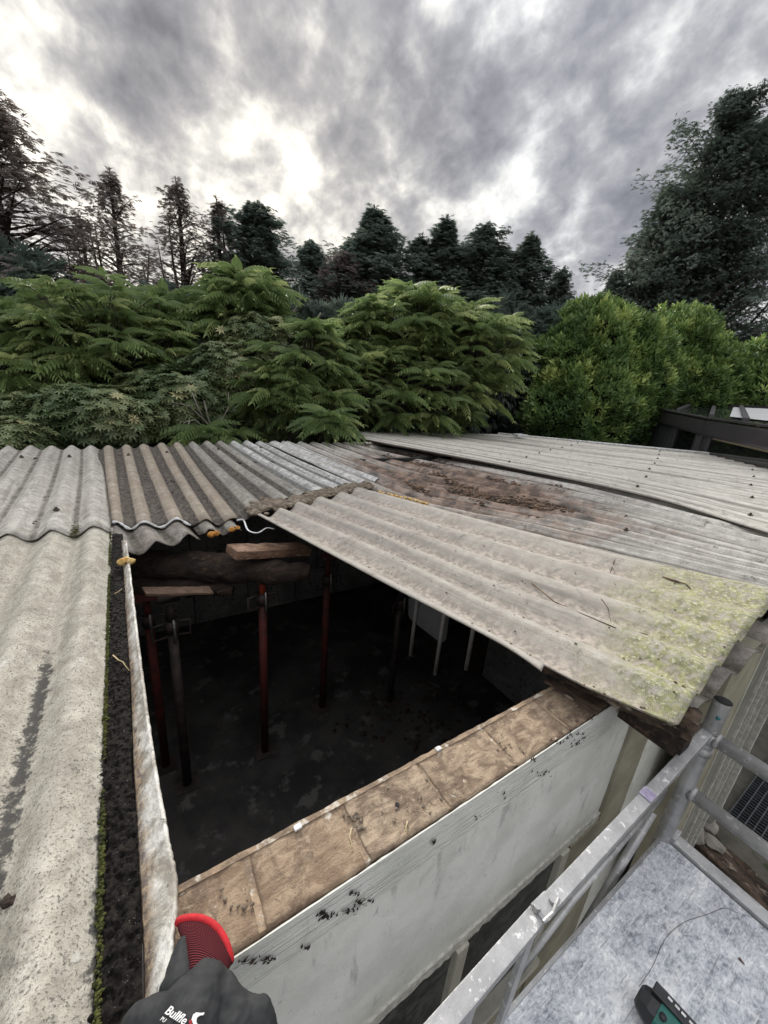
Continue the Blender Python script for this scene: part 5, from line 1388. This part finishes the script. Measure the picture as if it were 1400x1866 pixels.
def conifer(kind, px_, top, dist, wid, label, rot=0.0, group=None, name='conifer'):
    t = far(px_, top, dist); hgt = t.z - gz; s = hgt / 10.0
    e = empty(name, (t.x, t.y, gz), label, 'tree', group)
    for nm, me in (('trunk', kind[0]), ('crown', kind[1])):
        o = bpy.data.objects.new(nm, me); COL.objects.link(o); o.parent = e
    e.scale = (s * wid * 1.3, s * wid * 1.3, s); e.rotation_euler = (0, 0, rot)
    return e
conifer(B2, -8, 200, 12.5, 1.22, 'broad purplish brown conifer at the left edge of the picture', .3)
conifer(B1, 200, 325, 14.0, 1.0, 'sparse brown conifer with a thin bare tip, second from the left', 1.2)
conifer(B3, 150, 400, 14.5, 1.0, 'small dark brown conifer leaning between the broad left one and the thin tipped one', 2.2)
conifer(B1, 325, 343, 14.5, 1.05, 'sparse brown conifer right of the thin tipped one', 2.9)
conifer(B3, 400, 378, 15.0, 1.1, 'slim reddish brown conifer just left of the dark green one', 4.0)
conifer(G2, 452, 366, 15.0, 1.2, 'dark green conifer at the right end of the brown row', .9)
conifer(G1, 500, 430, 16.0, .7, 'short dark green conifer tucked right of the brown row', 3.0)
conifer(G1, 700, 386, 17.0, 1.35, 'tallest dark green conifer in the middle group', 1.9)
conifer(G2, 590, 450, 17.5, 1.1, 'small dark conifer at the left of the middle group', 2.4)
conifer(B2, 632, 468, 15.5, .95, 'dull brownish conifer in front of the tallest middle one', 4.4)
conifer(G4, 762, 440, 18.0, 1.4, 'thin curved tipped conifer right of the tallest middle one', 5.1)
conifer(G4, 640, 440, 18.0, 1.2, 'slender dark conifer just left of the tallest middle one', 5.9)
conifer(G1, 822, 416, 18.0, 1.15, 'dark conifer with twin tips behind the broad green dome', 3.6)
conifer(G2, 858, 420, 18.5, 1.15, 'dark conifer just right of the twin tipped one', 5.5)
conifer(G4, 888, 436, 18.0, 1.3, 'shaggy dark conifer right of the twin pair', .6)
conifer(G2, 932, 454, 18.5, 1.1, 'narrow dark conifer left of the last middle one', 1.4)
conifer(G1, 984, 440, 18.5, 1.05, 'pointed dark conifer at the right end of the middle group', 2.7)
conifer(G2, 1012, 500, 18.0, .7, 'low dark conifer behind the left side of the laurel', 4.9)
conifer(G3, 1345, 185, 25.0, .68, 'huge dark conifer with a pointed top at the right', .5)
conifer(G3, 1425, 215, 26.0, .60, 'huge dark conifer cut by the right edge of the picture', 3.3)
conifer(G4, 1225, 350, 26.0, 1.0, 'sparse see through conifer left of the huge dark one', 2.1)
conifer(G2, 1262, 330, 27.0, .5, 'dark side conifer joined to the left flank of the huge one', 4.1)
conifer(G1, 1132, 497, 26.0, .95, 'low dark conifer rising behind the right of the laurel', 1.1)
conifer(B3, 1185, 430, 28.0, 1.1, 'low dark conifer behind the sparse see through one', 2.6)
# dark hedge mass filling behind everything
def hedge(name, lobes_, label, n, size=.3):
    e = empty(name, (lobes_[0][0].x, lobes_[0][0].y, gz), label, 'hedge')
    P_, N_ = shell_points(lobes_, n, gz, .8); D_ = N_ + rng.normal(0, .5, N_.shape); Rm = basis(D_, np.tile([0, 0, 1.0], (n, 1)))
    V_, F_, t_ = instances(SPR[0], SPR[1], Rm, P_, size * rng.uniform(.6, 1.3, n), np.clip(rng.normal(.35, .2, n), 0, 1))
    np_mesh('crown', V_, F_, M['con'], e, tint=t_)
    bm = bmesh.new(); core(bm, lobes_, .85); o = tag(obj('crown_core', bm, M['core_dark'], e), kind='stuff'); rough(o, .15, 1.5)  # added solid dark core blocks the sky behind the hedge leaves
hedge('dark_hedge', [lobe(x, y, d_, 1.7, .8, 1.5, 0) for x, y, d_ in ((-60, 680, 9.8), (20, 660, 10.0), (-20, 600, 10.6), (130, 700, 10.2))], 'dark shaded hedge at the left edge behind the feathery tree', 5000)
hedge('dark_hedge', [lobe(x, y, d_, 2.2, .8, 1.9, 0) for x, y, d_ in ((260, 720, 10.8), (400, 710, 11), (540, 700, 11.5), (640, 690, 12), (760, 700, 12.5))], 'dark hedge behind the shrubs from centre left to the middle', 8000)
hedge('dark_hedge', [lobe(x, y, d_, 2.6, 1, 2.2, 0) for x, y, d_ in ((900, 690, 13.5), (1010, 700, 14.5), (1150, 735, 22), (1290, 735, 25), (1420, 740, 25))], 'dark hedge behind the laurel bushes at the right', 8000)
